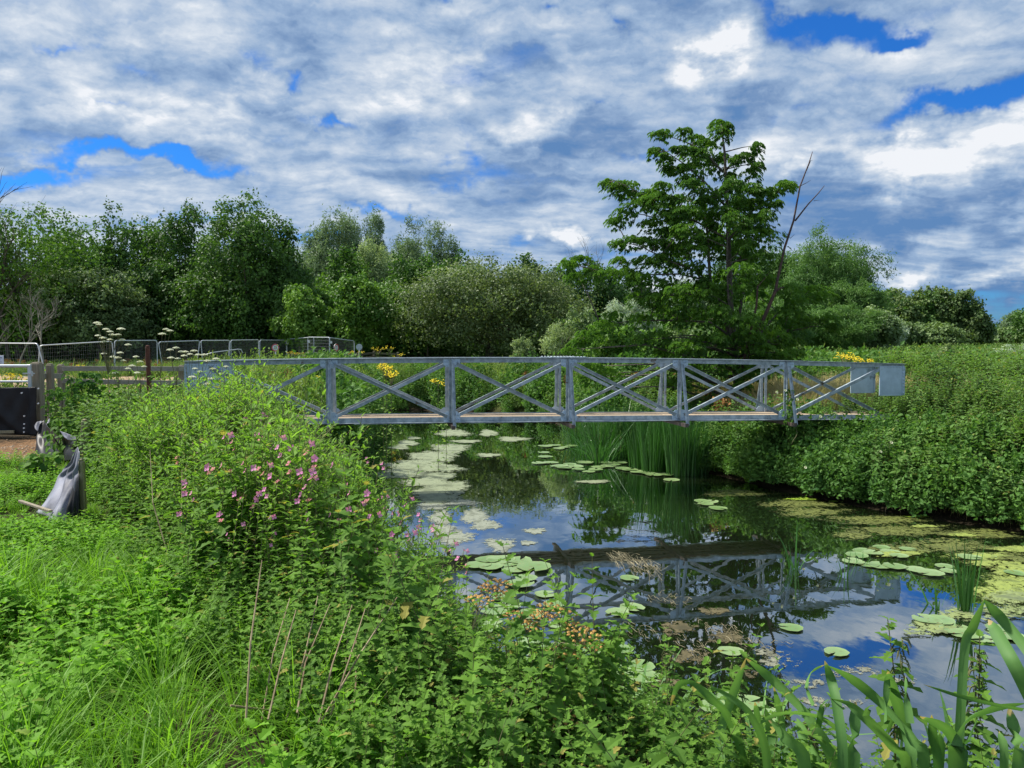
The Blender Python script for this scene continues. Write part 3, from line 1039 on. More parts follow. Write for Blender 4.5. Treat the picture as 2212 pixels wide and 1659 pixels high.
scatter('nettle_bed', pr['nettle'], 6400, (-9, 5.5, 2.0, 15.5), lambda x, y, s: zB(x, y, s) & (y < 11) & (~whmask(x, y) | (rng.uniform(0, 1, len(x)) < .35)), (.65, 1.22),
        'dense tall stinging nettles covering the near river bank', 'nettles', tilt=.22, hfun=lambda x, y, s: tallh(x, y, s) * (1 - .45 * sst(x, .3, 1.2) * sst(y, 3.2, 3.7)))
scatter('low_nettles', pr['nettle'], 5200, (-4, 6, 1.9, 6), lambda x, y, s: (x > edge_x(y) - .25) & (s > -.02) & (x < y * .75 + .8), (.30, .50),
        'nettle tops filling the bottom of the photo', 'nettles', tilt=.35, hfun=lambda x, y, s: 1 - .42 * sst(x, .3, 1.0))
scatter('nettle_bed', pr['nettle_far'], 1500, (-12, 0, 10, 17), lambda x, y, s: (x > edge_x(y) + .1) & (s > .1) & (y > 10.2) & (x > -10.5), (.65, 1.25),
        'pale green nettles and weeds below the left end of the footbridge', 'nettles', tilt=.2,
        hfun=lambda x, y, s: (.80 - .32 * sst(-x, 7.0, 8.6) * sst(y, 11.5, 13)) * (1 - .30 * sst(x + .36 * y, 0, .6)))
scatter('willowherb_bed', pr['wh'], 2700, (-5, .5, 5, 12), lambda x, y, s: zB(x, y, s) & whmask(x, y), (.68, 1.25),
        'bright leafy willowherb growing densely on the left bank', 'willowherb', tilt=.2, hfun=lambda x, y, s: tallh(x, y, s) * 1.08)


def zD(x, y, s): return (s > -.12) & (x > 3.9) & (y > 9) & (y < 28) & ~((y > 18.3 + .1 * x) & (x > 5.4) & (x < 12.5))


def bankh(x, y, s):
    d = np.abs(x * .158 - y * .987 + 15.6)          # distance from the bridge line
    low = (1 - sst(d, .8, 2.8)) * (1 - sst(x, 10, 12))
    return (.80 + .14 * sst(s, 1.5, 5) + .10 * sst(y, 17, 22)) * (1 - .34 * low) + .17 * np.sin(x * 1.3 + y) * np.sin(y * .9 - x * .4) + .08 * np.sin(x * 3.1) * np.sin(y * 2.7)


scatter('nettle_bank', pr['nettle_far'], 8500, (3.5, 26, 9, 28), zD, (.75, 1.45), 'dark green nettles and bindweed smothering the right bank', 'nettles', tilt=.3, hfun=bankh)
scatter('bank_leaves', pr['bramble'], 5200, (3.5, 20, 9, 24), lambda x, y, s: (s > -.38) & (s < 1.6) & (x > 3.9), (.55, .95),
        'low dark leaves hanging over the water along the right bank', 'bank plants', tilt=.5, sink=-.10)
scatter('bank_leaves', pr['bramble'], 2600, (-10, 6, 12, 40), lambda x, y, s: (s > -.3) & (s < 1.6) & (x < 5), (.5, .85),
        'low dark leaves hanging over the water along the far left bank', 'bank plants', tilt=.5, sink=.05)
# meadow beyond the bridge
def farlow(x, y): return 1 - .45 * sst(y, 34, 44) * (x < 14)


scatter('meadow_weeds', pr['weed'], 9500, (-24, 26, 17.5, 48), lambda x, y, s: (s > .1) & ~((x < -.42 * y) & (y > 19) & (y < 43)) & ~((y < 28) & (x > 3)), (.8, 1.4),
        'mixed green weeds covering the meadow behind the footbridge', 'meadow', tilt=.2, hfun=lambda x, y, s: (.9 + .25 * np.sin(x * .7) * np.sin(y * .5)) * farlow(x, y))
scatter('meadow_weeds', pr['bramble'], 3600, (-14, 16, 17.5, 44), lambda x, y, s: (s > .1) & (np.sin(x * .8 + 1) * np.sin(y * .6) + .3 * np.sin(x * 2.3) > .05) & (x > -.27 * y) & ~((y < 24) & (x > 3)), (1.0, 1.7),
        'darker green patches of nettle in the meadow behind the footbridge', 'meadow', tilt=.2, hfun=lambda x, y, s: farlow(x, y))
scatter('tall_grass', pr['weedlt'], 2800, (-24, 30, 17.5, 48), lambda x, y, s: (s > .5) & ~((x < -.42 * y) & (y > 19) & (y < 43)) & ~((y < 28) & (x > 3)), (.8, 1.4),
        'pale green tall grass mixed through the meadow behind the footbridge', 'grass', tilt=.2, hfun=lambda x, y, s: farlow(x, y))
scatter('docks', pr['dock'], 60, (-9, 6, 19, 36), lambda x, y, s: (s > .6), (.8, 1.3), 'rusty brown dock and seed spikes among the weeds behind the footbridge', 'docks', tilt=.1)
scatter('dry_grass', pr['dry'], 1500, (5.6, 12.5, 19, 30), lambda x, y, s: (s > .5) & (y > 18.8 + .1 * x), (.9, 1.25), 'pale straw coloured dry grass behind the right end of the footbridge', 'grass', tilt=.15)
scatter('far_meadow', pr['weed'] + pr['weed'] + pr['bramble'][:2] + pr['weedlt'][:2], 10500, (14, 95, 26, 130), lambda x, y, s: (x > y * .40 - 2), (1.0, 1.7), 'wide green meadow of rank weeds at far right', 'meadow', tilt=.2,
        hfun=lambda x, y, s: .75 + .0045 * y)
scatter('verge_weeds', pr['weed'] + pr['dry'][:1] + pr['dock'][:1], 3600, (-50, 10, 43, 66), lambda x, y, s: (s > 0), (.35, .75), 'brownish green weeds along the foot of the trees at left', 'weeds', tilt=.2)
scatter('bank_grass', pr['grass'], 900, (3.5, 20, 9, 24), lambda x, y, s: (s > -.25) & (s < 1.2) & (x > 3.9), (1.2, 2.0), 'arching grass tufts poking out of the right bank', 'grass', tilt=.4)
scatter('undergrowth', pr['bramble'], 2000, (-70, 34, 66, 88), lambda x, y, s: x < y * .42, (2.4, 4.2), 'dark undergrowth closing the foot of the wood', 'undergrowth', tilt=.2)
scatter('bank_weeds', pr['weed'], 900, (4, 24, 9.5, 27), lambda x, y, s: zD(x, y, s) & (np.sin(x * 1.1 + 2) * np.sin(y * .8 + 1) + .4 * np.sin(x * 2.9 - y) > .35), (1.0, 1.5), 'lighter green weeds patched through the nettles on the right bank', 'weeds', tilt=.3, hfun=bankh)
scatter('bank_stalks', pr['wh'], 420, (4.5, 24, 11, 27), lambda x, y, s: zD(x, y, s) & (s > .8), (1.1, 1.5), 'taller leafy spires standing above the nettles on the right bank', 'weeds', tilt=.15, hfun=bankh)

# ---------------------------------------------------------------- trees
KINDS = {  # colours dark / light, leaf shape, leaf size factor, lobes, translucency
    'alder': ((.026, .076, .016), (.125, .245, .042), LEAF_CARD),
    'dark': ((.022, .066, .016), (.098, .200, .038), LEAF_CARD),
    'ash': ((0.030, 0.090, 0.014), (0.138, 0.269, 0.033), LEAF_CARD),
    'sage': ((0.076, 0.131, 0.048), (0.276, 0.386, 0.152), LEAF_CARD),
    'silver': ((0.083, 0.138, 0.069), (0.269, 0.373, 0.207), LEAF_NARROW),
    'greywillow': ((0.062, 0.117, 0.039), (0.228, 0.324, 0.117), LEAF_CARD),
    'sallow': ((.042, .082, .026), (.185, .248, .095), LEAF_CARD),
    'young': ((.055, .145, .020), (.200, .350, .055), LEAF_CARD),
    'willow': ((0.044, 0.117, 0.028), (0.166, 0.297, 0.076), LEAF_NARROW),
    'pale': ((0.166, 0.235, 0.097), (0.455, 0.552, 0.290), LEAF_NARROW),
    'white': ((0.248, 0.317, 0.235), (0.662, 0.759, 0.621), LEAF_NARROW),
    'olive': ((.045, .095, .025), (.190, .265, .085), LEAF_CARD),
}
for k_, v_ in KINDS.items():
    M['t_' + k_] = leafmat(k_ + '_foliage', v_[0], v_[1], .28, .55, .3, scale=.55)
M['bark'] = solid('tree_bark', (.13, .115, .085), (.06, .05, .04), .9, 0, 6, bump=.4)
M['palebark'] = solid('pale_bark', (.25, .23, .18), (.15, .14, .11), .9, 0, 6)


def crown_mesh(rx, ry, rz, kind, n_leaf, ls, lobes, shape, dens=1.0):
    """crown around the origin; z from 0 (foot) to 2*rz"""
    mb = MB()
    c1, c2, leaf = KINDS[kind]
    cs, rs = [], []
    tries = 0
    while len(cs) < int(lobes * 1.25) and tries < 4000:
        tries += 1
        d = unit(rng.normal(0, 1, 3))
        q = rng.uniform(.12, 1) ** .5
        p = d * q
        t = (p[2] + 1) / 2
        if shape == 'dome':
            wfac = math.sqrt(max(0, 1 - max(0, p[2]) ** 2)) if p[2] > 0 else 1
            p = np.array([p[0], p[1], p[2]])
        elif shape == 'tall':
            p = np.array([p[0] * (1.05 - .28 * t), p[1] * (1.05 - .28 * t), p[2]])
        elif shape == 'spire':
            p = np.array([p[0] * (1.15 - .85 * t), p[1] * (1.15 - .85 * t), p[2]])
        lr = rng.uniform(.22, .38) * (1.15 if shape == 'dome' else 1) * (1.05 - .2 * t)
        cs.append(p * (1 - .45 * lr)); rs.append(lr)
    cs, rs = np.array(cs), np.array(rs)
    w_ = rs ** 2
    li = rng.choice(len(cs), n_leaf, p=w_ / w_.sum())
    nsub = 15
    subs = unit(rng.normal(0, 1, (len(cs), nsub, 3)) + np.array([0, 0, .22]))
    srad = rng.uniform(.62, 1.12, (len(cs), nsub))
    si = rng.integers(0, nsub, n_leaf)
    sd = subs[li, si]
    d = sd * srad[li, si][:, None] * .86 + rng.normal(0, 1, (n_leaf, 3)) * np.array([.20, .20, .15])
    stray = rng.uniform(0, 1, n_leaf) < .05
    d = d * np.where(stray, 1.2, 1)[:, None]
    P_ = cs[li] + d * rs[li][:, None]
    d = unit(d + (d - sd * .7) * 1.2)
    P_ = P_ * np.array([rx, ry, rz]) + np.array([0, 0, rz])
    N_ = unit(d * np.array([1 / rx, 1 / ry, 1 / rz]) * rx + rng.normal(0, .55, (n_leaf, 3)) + np.array([0, 0, .3]))
    A_ = unit(np.cross(N_, rng.normal(0, 1, (n_leaf, 3))) + np.array([0, 0, .35 if leaf is LEAF_NARROW else -.25]))
    q_ = np.percentile(P_[:, 2], 99.3)
    P_[:, 2] *= 2 * rz / q_
    cs = cs.copy()
    w95 = np.percentile(np.abs(P_[:, 0]), 98.5)
    P_[:, 0] *= rx / w95
    keep = P_[:, 2] > 0
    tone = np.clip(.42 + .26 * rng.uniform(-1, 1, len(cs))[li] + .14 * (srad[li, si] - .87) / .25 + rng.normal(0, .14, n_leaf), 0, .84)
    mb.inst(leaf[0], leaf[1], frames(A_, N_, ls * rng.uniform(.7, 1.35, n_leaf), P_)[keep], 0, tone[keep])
    return mb.mesh('crown', [M['t_' + kind]]), cs * np.array([rx, ry, rz]) + np.array([0, 0, rz])


def tree(xc, ytop, wpx, D, kind, label, shape='round', ybot=None, n_leaf=9000, group='trees of the wood behind the river', ls=None, lobes=34, name='tree', cat='tree', bark='bark', trunk=True, limbs=5):
    X = px2x(xc, D)
    g = gz(X, D) - .05
    top = at(xc, ytop, D).z
    base = at(xc, ybot, D).z if ybot else g + (top - g) * .03
    base = max(base, g)
    rx = wpx / 2 / F * D
    rz = (top - base) / 2 * .97
    ry = rx * .95
    root = empty(name, (X, D, g), random.uniform(-.3, .3))
    ls = ls or max(.10, D * .0044)
    me, cs = crown_mesh(rx * 1.06, ry, rz, kind, n_leaf, ls, lobes, shape)
    cr_ = link('crown', me, root, (0, 0, base - g))
    if trunk:
        mb = MB()
        hb = base - g
        r0 = max(.09, rx * .055)
        lean = random.uniform(-.3, .3)
        spine = [(0, 0, -.1), (lean * .2, 0, hb + rz * .35), (lean * .5, 0, hb + rz * .9), (lean, 0, hb + rz * 1.55)]
        mb.tube(spine, [r0, r0 * .8, r0 * .5, r0 * .12], 7)
        for c in cs[rng.choice(len(cs), min(limbs, len(cs)), replace=False)]:
            z0 = hb + max(.2, (c[2] * .45))
            a0 = Vector((lean * .3, 0, z0))
            c_ = Vector((c[0], c[1], c[2] + hb))
            mid = a0.lerp(c_, .5) + Vector((0, 0, rz * .05))
            mb.tube([a0, mid, c_], [r0 * .45, r0 * .3, r0 * .08], 5)
        mb.build('trunk', M[bark], root, smooth=True)
    tag(root, label, cat, group)
    return root


WOOD = 'trees of the wood behind the river'
TR = [
    (20, 205, 150, 62, 'ash', 'round', None, 12000, 'broad fresh green tree at the far left edge of the wood'),
    (-48, 215, 90, 64, 'dark', 'round', None, 5000, 'dark tree cut off by the left edge of the photo'),
    (74, 226, 66, 70, 'dark', 'round', None, 7000, 'dark green tree between the far left tree and the first tall alder'),
    (118, 212, 56, 66, 'alder', 'tall', None, 6500, 'tall alder with a thin ragged top, left of the twin alders'),
    (148, 222, 60, 71, 'alder', 'tall', None, 7000, 'rounded alder between two taller alders at left'),
    (181, 203, 74, 68, 'alder', 'tall', None, 7000, 'airy alder with sky showing through its top'),
    (212, 236, 60, 75, 'dark', 'round', None, 6000, 'dark tree filling the gap left of the tallest alder'),
    (248, 198, 96, 64, 'alder', 'tall', None, 13000, 'tallest dark alder left of the grey green trees'),
    (284, 224, 52, 66, 'dark', 'tall', None, 6500, 'narrow grey green tree on the right flank of the tallest alder'),
    (100, 268, 96, 53, 'sage', 'round', 352, 11000, 'pale sage green willow low in front of the alders at left'),
    (168, 262, 80, 57, 'alder', 'round', 352, 8000, 'mid green bushy tree in front of the airy alder'),
    (212, 268, 90, 56, 'alder', 'round', 350, 9000, 'mid green bush left of the darkest tree'),
    (268, 252, 90, 57, 'dark', 'round', 352, 10000, 'darkest tree, low in front of the tallest alder'),
    (300, 290, 46, 53, 'dark', 'round', 352, 5000, 'small dark tree behind the two white sign posts'),
    (40, 292, 110, 57, 'ash', 'round', 350, 8000, 'low green growth beneath the broad left tree'),
    (316, 229, 58, 102, 'silver', 'tall', None, 7500, 'grey green poplar right beside the alders'),
    (345, 213, 56, 104, 'silver', 'round', None, 7500, 'tallest grey green poplar with a blunt top'),
    (378, 214, 34, 108, 'silver', 'spire', None, 5000, 'slim open topped poplar standing apart on the skyline'),
    (406, 222, 52, 108, 'silver', 'round', None, 6500, 'poplar in the middle of the grey green group'),
    (434, 226, 52, 106, 'silver', 'round', None, 6500, 'second poplar from the right of the grey green group'),
    (452, 240, 34, 104, 'silver', 'tall', None, 5000, 'rightmost poplar of the grey green group'),
    (377, 243, 42, 84, 'pale', 'tall', None, 6000, 'pale yellowish willow in front of the poplars'),
    (404, 240, 54, 86, 'silver', 'round', None, 7000, 'rounded grey willow right of the pale yellowish willow'),
    (348, 248, 50, 80, 'ash', 'round', None, 7000, 'deep green tree in front of the tallest poplar'),
    (412, 256, 70, 76, 'ash', 'round', None, 8000, 'deep green tree below the rounded grey willow'),
    (452, 260, 66, 74, 'ash', 'round', None, 8000, 'deep green tree touching the left side of the big round sallow'),
    (300, 285, 50, 60, 'young', 'round', 350, 6000, 'yellow green bush beside the darkest tree'),
    (332, 284, 62, 58, 'young', 'tall', 350, 7500, 'yellow green birch with a thin pale trunk behind the round sign back'),
    (362, 275, 56, 60, 'young', 'tall', 350, 7500, 'middle one of the yellow green birches'),
    (396, 284, 62, 58, 'young', 'round', 350, 7500, 'yellow green birch nearest the big round sallow'),
    (428, 282, 44, 62, 'ash', 'round', 350, 5000, 'small green tree against the left side of the sallow'),
    (489, 263, 176, 52, 'sallow', 'dome', 356, 26000, 'big round grey green sallow behind the middle of the bridge'),
    (472, 262, 60, 80, 'silver', 'round', None, 5000, 'grey green tree top just over the left of the sallow'),
    (526, 255, 46, 80, 'dark', 'tall', None, 6000, 'dark pointed tree top over the right of the sallow'),
    (557, 264, 56, 76, 'dark', 'round', None, 6500, 'dark tree right of the sallow'),
    (590, 262, 60, 78, 'dark', 'round', None, 6500, 'dark tree behind the low left arm of the sycamore'),
    (626, 274, 64, 84, 'dark', 'round', None, 6000, 'dark tree right behind the lowest sycamore boughs'),
    (668, 282, 70, 84, 'silver', 'round', None, 6000, 'grey green tree seen through the left of the sycamore'),
    (712, 276, 60, 84, 'greywillow', 'round', None, 5000, 'grey green tree hidden behind the sycamore trunk'),
    (628, 302, 50, 50, 'white', 'round', 352, 5000, 'silvery white leaved bush seen under the sycamore arm'),
    (744, 246, 60, 74, 'willow', 'round', None, 7000, 'willow just right of the sycamore top'),
    (778, 250, 50, 72, 'willow', 'tall', None, 6500, 'feathery narrow willow right of the dead limb'),
    (832, 238, 86, 66, 'willow', 'round', None, 13000, 'large rounded willow, highest at the right'),
    (796, 268, 70, 60, 'willow', 'round', 354, 9000, 'willow filling the dip left of the large rounded willow'),
    (856, 282, 54, 62, 'willow', 'round', 354, 7000, 'right shoulder of willow below the large rounded willow'),
    (764, 300, 80, 46, 'willow', 'round', 356, 9000, 'low willow behind the end of the sycamore boughs'),
    (826, 306, 84, 54, 'willow', 'round', 354, 9000, 'low dark willow at the foot of the large rounded willow'),
    (872, 308, 44, 56, 'sage', 'round', 352, 6000, 'pale leaved poplar bush at the right end of the willows'),
    (886, 318, 30, 58, 'white', 'round', 350, 3500, 'silvery white poplar bush facing the meadow'),
    (900, 288, 70, 122, 'olive', 'round', None, 7000, 'leftmost tree of the far clump across the meadow'),
    (925, 294, 50, 120, 'dark', 'round', None, 6000, 'dark tree inside the far clump across the meadow'),
    (934, 288, 46, 124, 'olive', 'round', None, 6000, 'upright olive tree in the far clump across the meadow'),
    (957, 290, 50, 118, 'olive', 'dome', None, 9000, 'big round olive tree at the right of the far clump'),
    (972, 308, 30, 117, 'olive', 'round', None, 4000, 'small olive tree leaning out at the right end of the far clump'),
    (903, 322, 44, 106, 'greywillow', 'dome', 351, 5000, 'left low scrub tree in front of the far clump'),
    (935, 322, 50, 106, 'greywillow', 'dome', 351, 5000, 'right low scrub tree in front of the far clump'),
    (990, 322, 46, 190, 'dark', 'round', None, 3500, 'small dark distant tree right of the far clump'),
    (1014, 327, 46, 172, 'greywillow', 'round', 350, 3500, 'distant scrub at the right edge of the photo'),
    (1012, 312, 26, 176, 'silver', 'tall', None, 1800, 'thin feathery distant tree at the right edge of the photo'),
    (1050, 300, 70, 160, 'dark', 'round', None, 4000, 'dark distant tree beyond the right edge of the photo'),
]
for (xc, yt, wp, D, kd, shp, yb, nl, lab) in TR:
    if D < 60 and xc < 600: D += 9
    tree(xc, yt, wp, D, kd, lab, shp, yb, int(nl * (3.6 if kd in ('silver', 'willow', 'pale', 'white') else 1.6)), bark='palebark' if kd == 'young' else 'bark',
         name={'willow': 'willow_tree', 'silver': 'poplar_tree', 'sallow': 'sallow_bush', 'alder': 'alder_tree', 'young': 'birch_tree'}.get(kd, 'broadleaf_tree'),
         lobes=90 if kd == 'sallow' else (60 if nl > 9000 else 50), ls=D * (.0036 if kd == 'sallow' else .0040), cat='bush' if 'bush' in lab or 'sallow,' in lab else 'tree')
# back rank that closes the wood
for i, (x, y, w_, D, wh) in enumerate([(30, 258, 130, 84, 'the broad far left tree'), (130, 262, 120, 88, 'the thin topped alder'), (230, 262, 120, 86, 'the tallest alder'),
                                       (325, 272, 110, 92, 'the yellow green birches'), (430, 285, 110, 96, 'the left half of the sallow'), (540, 292, 110, 94, 'the right half of the sallow'),
                                       (640, 300, 110, 98, 'the low sycamore arm'), (750, 290, 110, 92, 'the sycamore trunk'), (840, 290, 90, 90, 'the large rounded willow')]):
    tree(x, y, w_, D, 'dark', 'dark tree deep in the wood behind ' + wh, 'round', 350, 4500, group='trees deep in the wood', name='broadleaf_tree', ls=.42, limbs=3)


def bare_tree(xc, ybase, ytop, D, label, n_=6, spread=.5, mt='palebark', r0=.07, seed=1, name='dead_tree', levels=3):
    rnd = random.Random(seed)
    X = px2x(xc, D)
    g = gz(X, D)
    H_ = at(xc, ytop, D).z - g
    mb = MB()

    def grow(p, d, L, r, lev):
        pts = [p]
        q = p.copy(); dd = d.copy()
        for i in range(4):
            dd = (dd + Vector((rnd.uniform(-1, 1), rnd.uniform(-1, 1), rnd.uniform(-.3, .5))) * .22).normalized()
            q = q + dd * L / 4
            pts.append(q.copy())
        mb.tube(pts, [r * (1 - .17 * i) for i in range(5)], 5 if lev > 1 else 4)
        if lev > 0:
            for j in range(n_ if lev == levels else 4):
                t = rnd.uniform(.3, 1)
                k = min(3, int(t * 4))
                a0 = pts[k].lerp(pts[k + 1], t * 4 - k if t < 1 else 1)
                nd = (dd + Vector((rnd.uniform(-1, 1), rnd.uniform(-1, 1), rnd.uniform(-.2, .8))) * spread * 1.4).normalized()
                grow(a0, nd, L * rnd.uniform(.4, .65), r * .5, lev - 1)
    grow(Vector((0, 0, -.1)), Vector((rnd.uniform(-.2, .2), 0, 1)).normalized(), H_ * .68, r0, levels)
    o = mb.build(name, M[mt], None, (X, D, g))
    return tag(o, label, 'tree', 'dead and leafless trees')


bare_tree(10, 350, 186, 60, 'leafless tree crown sticking up behind the far left tree', 9, .45, 'bark', .16, 3, levels=3)
bare_tree(30, 350, 196, 62, 'second leafless crown just right of the first at far left', 8, .45, 'bark', .12, 8, levels=3)
bare_tree(18, 350, 285, 50, 'pale dead tree trunk leaning behind the temporary fence at far left', 6, .7, 'palebark', .07, 5)
bare_tree(42, 350, 292, 50, 'pale dead tree right of the leaning one, forked low', 6, .8, 'palebark', .08, 12)
bare_tree(-4, 350, 300, 49, 'pale dead branches at the very left edge', 6, .9, 'palebark', .06, 21)
bare_tree(594, 350, 244, 80, 'leafless twigs showing above the trees right of the sallow', 9, .35, 'bark', .10, 33)

# ---------------------------------------------------------------- sycamore
SD = 22.0


def SY(cx, cy, dy=0.0):
    """crop coordinates -> world, at the sycamore's distance plus dy"""
    x, y = 558.7 + cx * .16838, 101.6 + cy * .16838
    v = at(x, y, SD)
    return Vector((v.x, SD + dy, v.z))


CL = """975 120 65 45;960 190 60 50;1010 150 30 40;620 180 70 28;740 190 45 28;840 190 45 30;880 250 90 60;580 290 50 35;660 340 50 40;720 300 50 30;680 385 45 30;800 300 70 50;800 410 70 60;740 470 40 25;900 350 90 70;990 330 50 60;1115 340 70 30;1150 290 35 30;1150 420 60 40;1040 430 50 40;1090 490 50 50;300 470 45 35;350 500 60 50;420 480 70 40;430 540 80 40;600 520 60 35;530 550 70 40;340 700 50 35;400 650 70 45;470 620 80 45;560 600 90 50;680 620 100 50;770 540 80 60;860 580 90 60;950 560 60 50;1350 500 50 28;1270 540 60 30;1180 570 80 45;1110 560 70 50;1190 650 60 40;1060 640 90 60;940 690 90 55;760 690 100 60;640 700 80 50;560 720 70 50;350 850 50 35;430 830 70 35;520 820 60 35;600 850 80 50;700 800 80 50;820 790 100 60;980 780 80 70;1150 720 70 50;1160 830 110 60;1080 870 80 60;940 880 70 50;60 970 60 40;140 930 70 30;120 1030 80 35;210 1010 80 40;300 1030 80 45;370 940 50 35;400 1030 80 50;500 960 90 45;480 1050 80 40;620 960 90 60;760 900 90 60;800 1010 100 60;600 1090 110 50;480 1160 80 45;560 1180 90 45;700 1150 110 60;860 1130 90 70;1010 1050 90 70;1000 1200 90 80;1140 960 80 60;1200 1080 90 60;1300 1150 80 60;1390 1200 80 50;1530 1110 100 30;1560 1150 70 30;1480 1290 80 35;1600 1300 90 40;1640 1340 40 30;1300 1270 100 60;1400 1330 90 60;1250 1400 90 50;1400 1440 90 50;1050 1330 100 70;900 1270 90 60;770 1270 100 60;640 1250 90 50;480 1290 80 45;330 1270 60 35;260 1330 80 40;180 1390 80 45;120 1440 60 40;60 1480 50 30;480 1420 80 45;600 1400 90 50;700 1460 100 50;850 1430 100 60;1000 1450 100 60;1150 1480 90 50;1300 1500 80 40;600 1490 80 30;900 1560 120 50;760 1600 100 50;1080 1570 90 50;1200 1560 90 40;200 1580 90 40;300 1620 90 45;180 1650 80 40;330 1700 70 40;1120 1640 90 50;640 1660 80 40"""
CL = [tuple(float(v) for v in c.split()) for c in CL.split(';')]
syc_base = SY(1075, 1830)
syc_base.z = gz(syc_base.x, SD) - .1
syc = empty('sycamore_tree', syc_base)
tag(syc, 'tall open sycamore with dark drooping leaf fans just behind the bridge', 'tree')
O_ = syc_base
stems = [[SY(1075, 1830), SY(1060, 1640), SY(1040, 1450), SY(1018, 1200), SY(1015, 1000), SY(1008, 800), SY(1000, 600), SY(985, 300), SY(965, 140)],
         [SY(1040, 1450), SY(985, 1250, .2), SY(920, 1140, .3), SY(870, 1060, .4), SY(800, 920, .4), SY(735, 800, .5), SY(640, 650, .5)],
         [SY(920, 1140, .3), SY(912, 1000, .3), SY(905, 850, .3), SY(880, 600, .3), SY(870, 350, .2)],
         [SY(1060, 1600, -.2), SY(970, 1220, -.7), SY(945, 980, -.9), SY(950, 720, -1.0)],
         [SY(1050, 1500, .1), SY(1100, 1250, .4), SY(1140, 1000, .5), SY(1090, 640, .4), SY(1150, 450, .3)],
         [SY(1065, 1650, .2), SY(1180, 1420, .3), SY(1330, 1250, .4), SY(1500, 1150, .4)]]
for arm in ([(920, 1120), (860, 1060), (720, 1025), (540, 1030), (330, 1020), (120, 985)], [(900, 1080), (820, 1010), (650, 950), (490, 870), (350, 835)], [(1005, 820), (900, 760), (760, 690), (560, 590), (380, 505), (300, 470)],
            [(1030, 1400), (900, 1310), (700, 1300), (450, 1300), (250, 1330), (60, 1470)], [(990, 620), (860, 480), (720, 370), (580, 285)], [(978, 420), (860, 290), (760, 235), (640, 190)],
            [(1010, 820), (1150, 650), (1290, 545), (1380, 515)], [(1060, 1520), (1300, 1400), (1450, 1310), (1640, 1325)], [(1015, 1000), (1100, 900), (1200, 830)], [(960, 1180), (760, 1140), (560, 1165), (450, 1160)]):
    dy_ = random.Random(arm[0][0] + arm[-1][0]).uniform(-.5, .5)
    stems.append([SY(x, y, dy_ * i_ / len(arm)) for i_, (x, y) in enumerate(arm)])
mb = MB()
for i, stt in enumerate(stems):
    r_a = (.135, .07, .06, .045, .06, .05)[i] if i < 6 else .036
    n_ = len(stt)
    mb.tube([p - O_ for p in stt], [r_a * (1 - .85 * j / (n_ - 1)) for j in range(n_)], 8)
tips = []
stem_pts = []
for stt in stems:
    for a_, b_ in zip(stt[:-1], stt[1:]):
        for t in (0, .33, .66): stem_pts.append(a_.lerp(b_, t))
LP, LA, LN, LS, LC = [], [], [], [], []
rnd = random.Random(4)
extra = []
for (cx, cy, rx, ry) in CL:
    if cx < 560 or cx > 1250 or cy < 300: continue
    for q in range(1):
        k_ = rnd.uniform(.35, .6)
        extra.append((cx + rnd.uniform(-1, 1) * rx * 1.15, cy + rnd.uniform(-.9, 1.1) * ry, rx * k_, ry * k_))
CL = CL + extra
cx0 = SY(1010, 900).x
U = .16838 / F * SD
for (cx, cy, rx, ry) in CL:
    c0 = SY(cx, cy)
    off = abs(c0.x - cx0)
    inner = max(0, 1 - off / 3.0)
    reps = 1 if off > 1.7 or cy < 520 or rnd.random() < .3 else 2
    for rep in range(reps):
        if reps == 2: dy = (rnd.uniform(-1.5, -.2) if rep == 0 else rnd.uniform(.2, 1.6)) * (.5 + .6 * inner)
        else: dy = rnd.uniform(-.5, .5)
        cc = Vector((c0.x + (rnd.uniform(-.15, .15) if rep else 0), c0.y + dy, c0.z + (rnd.uniform(-.15, .15) if rep else 0)))
        # branch from a stem point below the clump
        cand = [p for p in stem_pts if p.z < cc.z + .1 - .12 * (Vector((p.x, p.y)) - Vector((cc.x, cc.y))).length]
        if not cand: cand = stem_pts[:3]
        sp = min(cand, key=lambda p: (p - cc).length + .3 * abs(p.z - cc.z))
        mid = sp.lerp(cc, .55) + Vector((0, 0, .10 * (cc - sp).length - .05))
        dl = (cc - sp).length
        mb.tube([sp - O_, mid - O_, cc - O_ + Vector((0, 0, .03))], [.012 + .009 * dl, .008 + .005 * dl, .005], 5)
        rxw, rzw = rx * U * 1.02, ry * U * 1.02
        ryw = rxw * .8
        nl = int(34 + 210 * rxw * ryw + 60 * rzw)
        nl = min(int(nl * 1.5), 180)
        out_d = Vector((cc.x - cx0, cc.y - SD, 0))
        out_d = out_d.normalized() if out_d.length > .2 else Vector((0, 0, 0))
        ct = rnd.uniform(-.18, .18)
        for q in range(nl):
            a_ = rnd.uniform(0, 6.283)
            rr = math.sqrt(rnd.random())
            ux, uy = math.cos(a_) * rr, math.sin(a_) * rr
            top = math.sqrt(max(0, 1 - rr * rr))
            hz = top if rnd.random() < .6 else rnd.uniform(-.9, top)
            lump = 1 + .22 * math.sin(a_ * 3 + cx) + rnd.gauss(0, .10)
            p = cc + Vector((ux * rxw * lump, uy * ryw * lump, (hz - .25) * rzw * (1 + rnd.gauss(0, .15)) + .12 * rzw * math.sin(a_ * 2 + cy)))
            ax = Vector((ux + out_d.x * .5 + rnd.uniform(-.4, .4), uy + out_d.y * .5 + rnd.uniform(-.4, .4), -.35 - .7 * rr + rnd.uniform(-.3, .3)))
            nn = Vector((ux * .7, uy * .7, .9 + rnd.uniform(-.2, .2)))
            LP.append(tuple(p - O_)); LA.append(tuple(ax)); LN.append(tuple(nn)); LS.append(.165 * rnd.uniform(.5, 1.2))
            LC.append(min(.84, max(0, .32 + ct + .30 * hz + rnd.uniform(-.2, .2))))
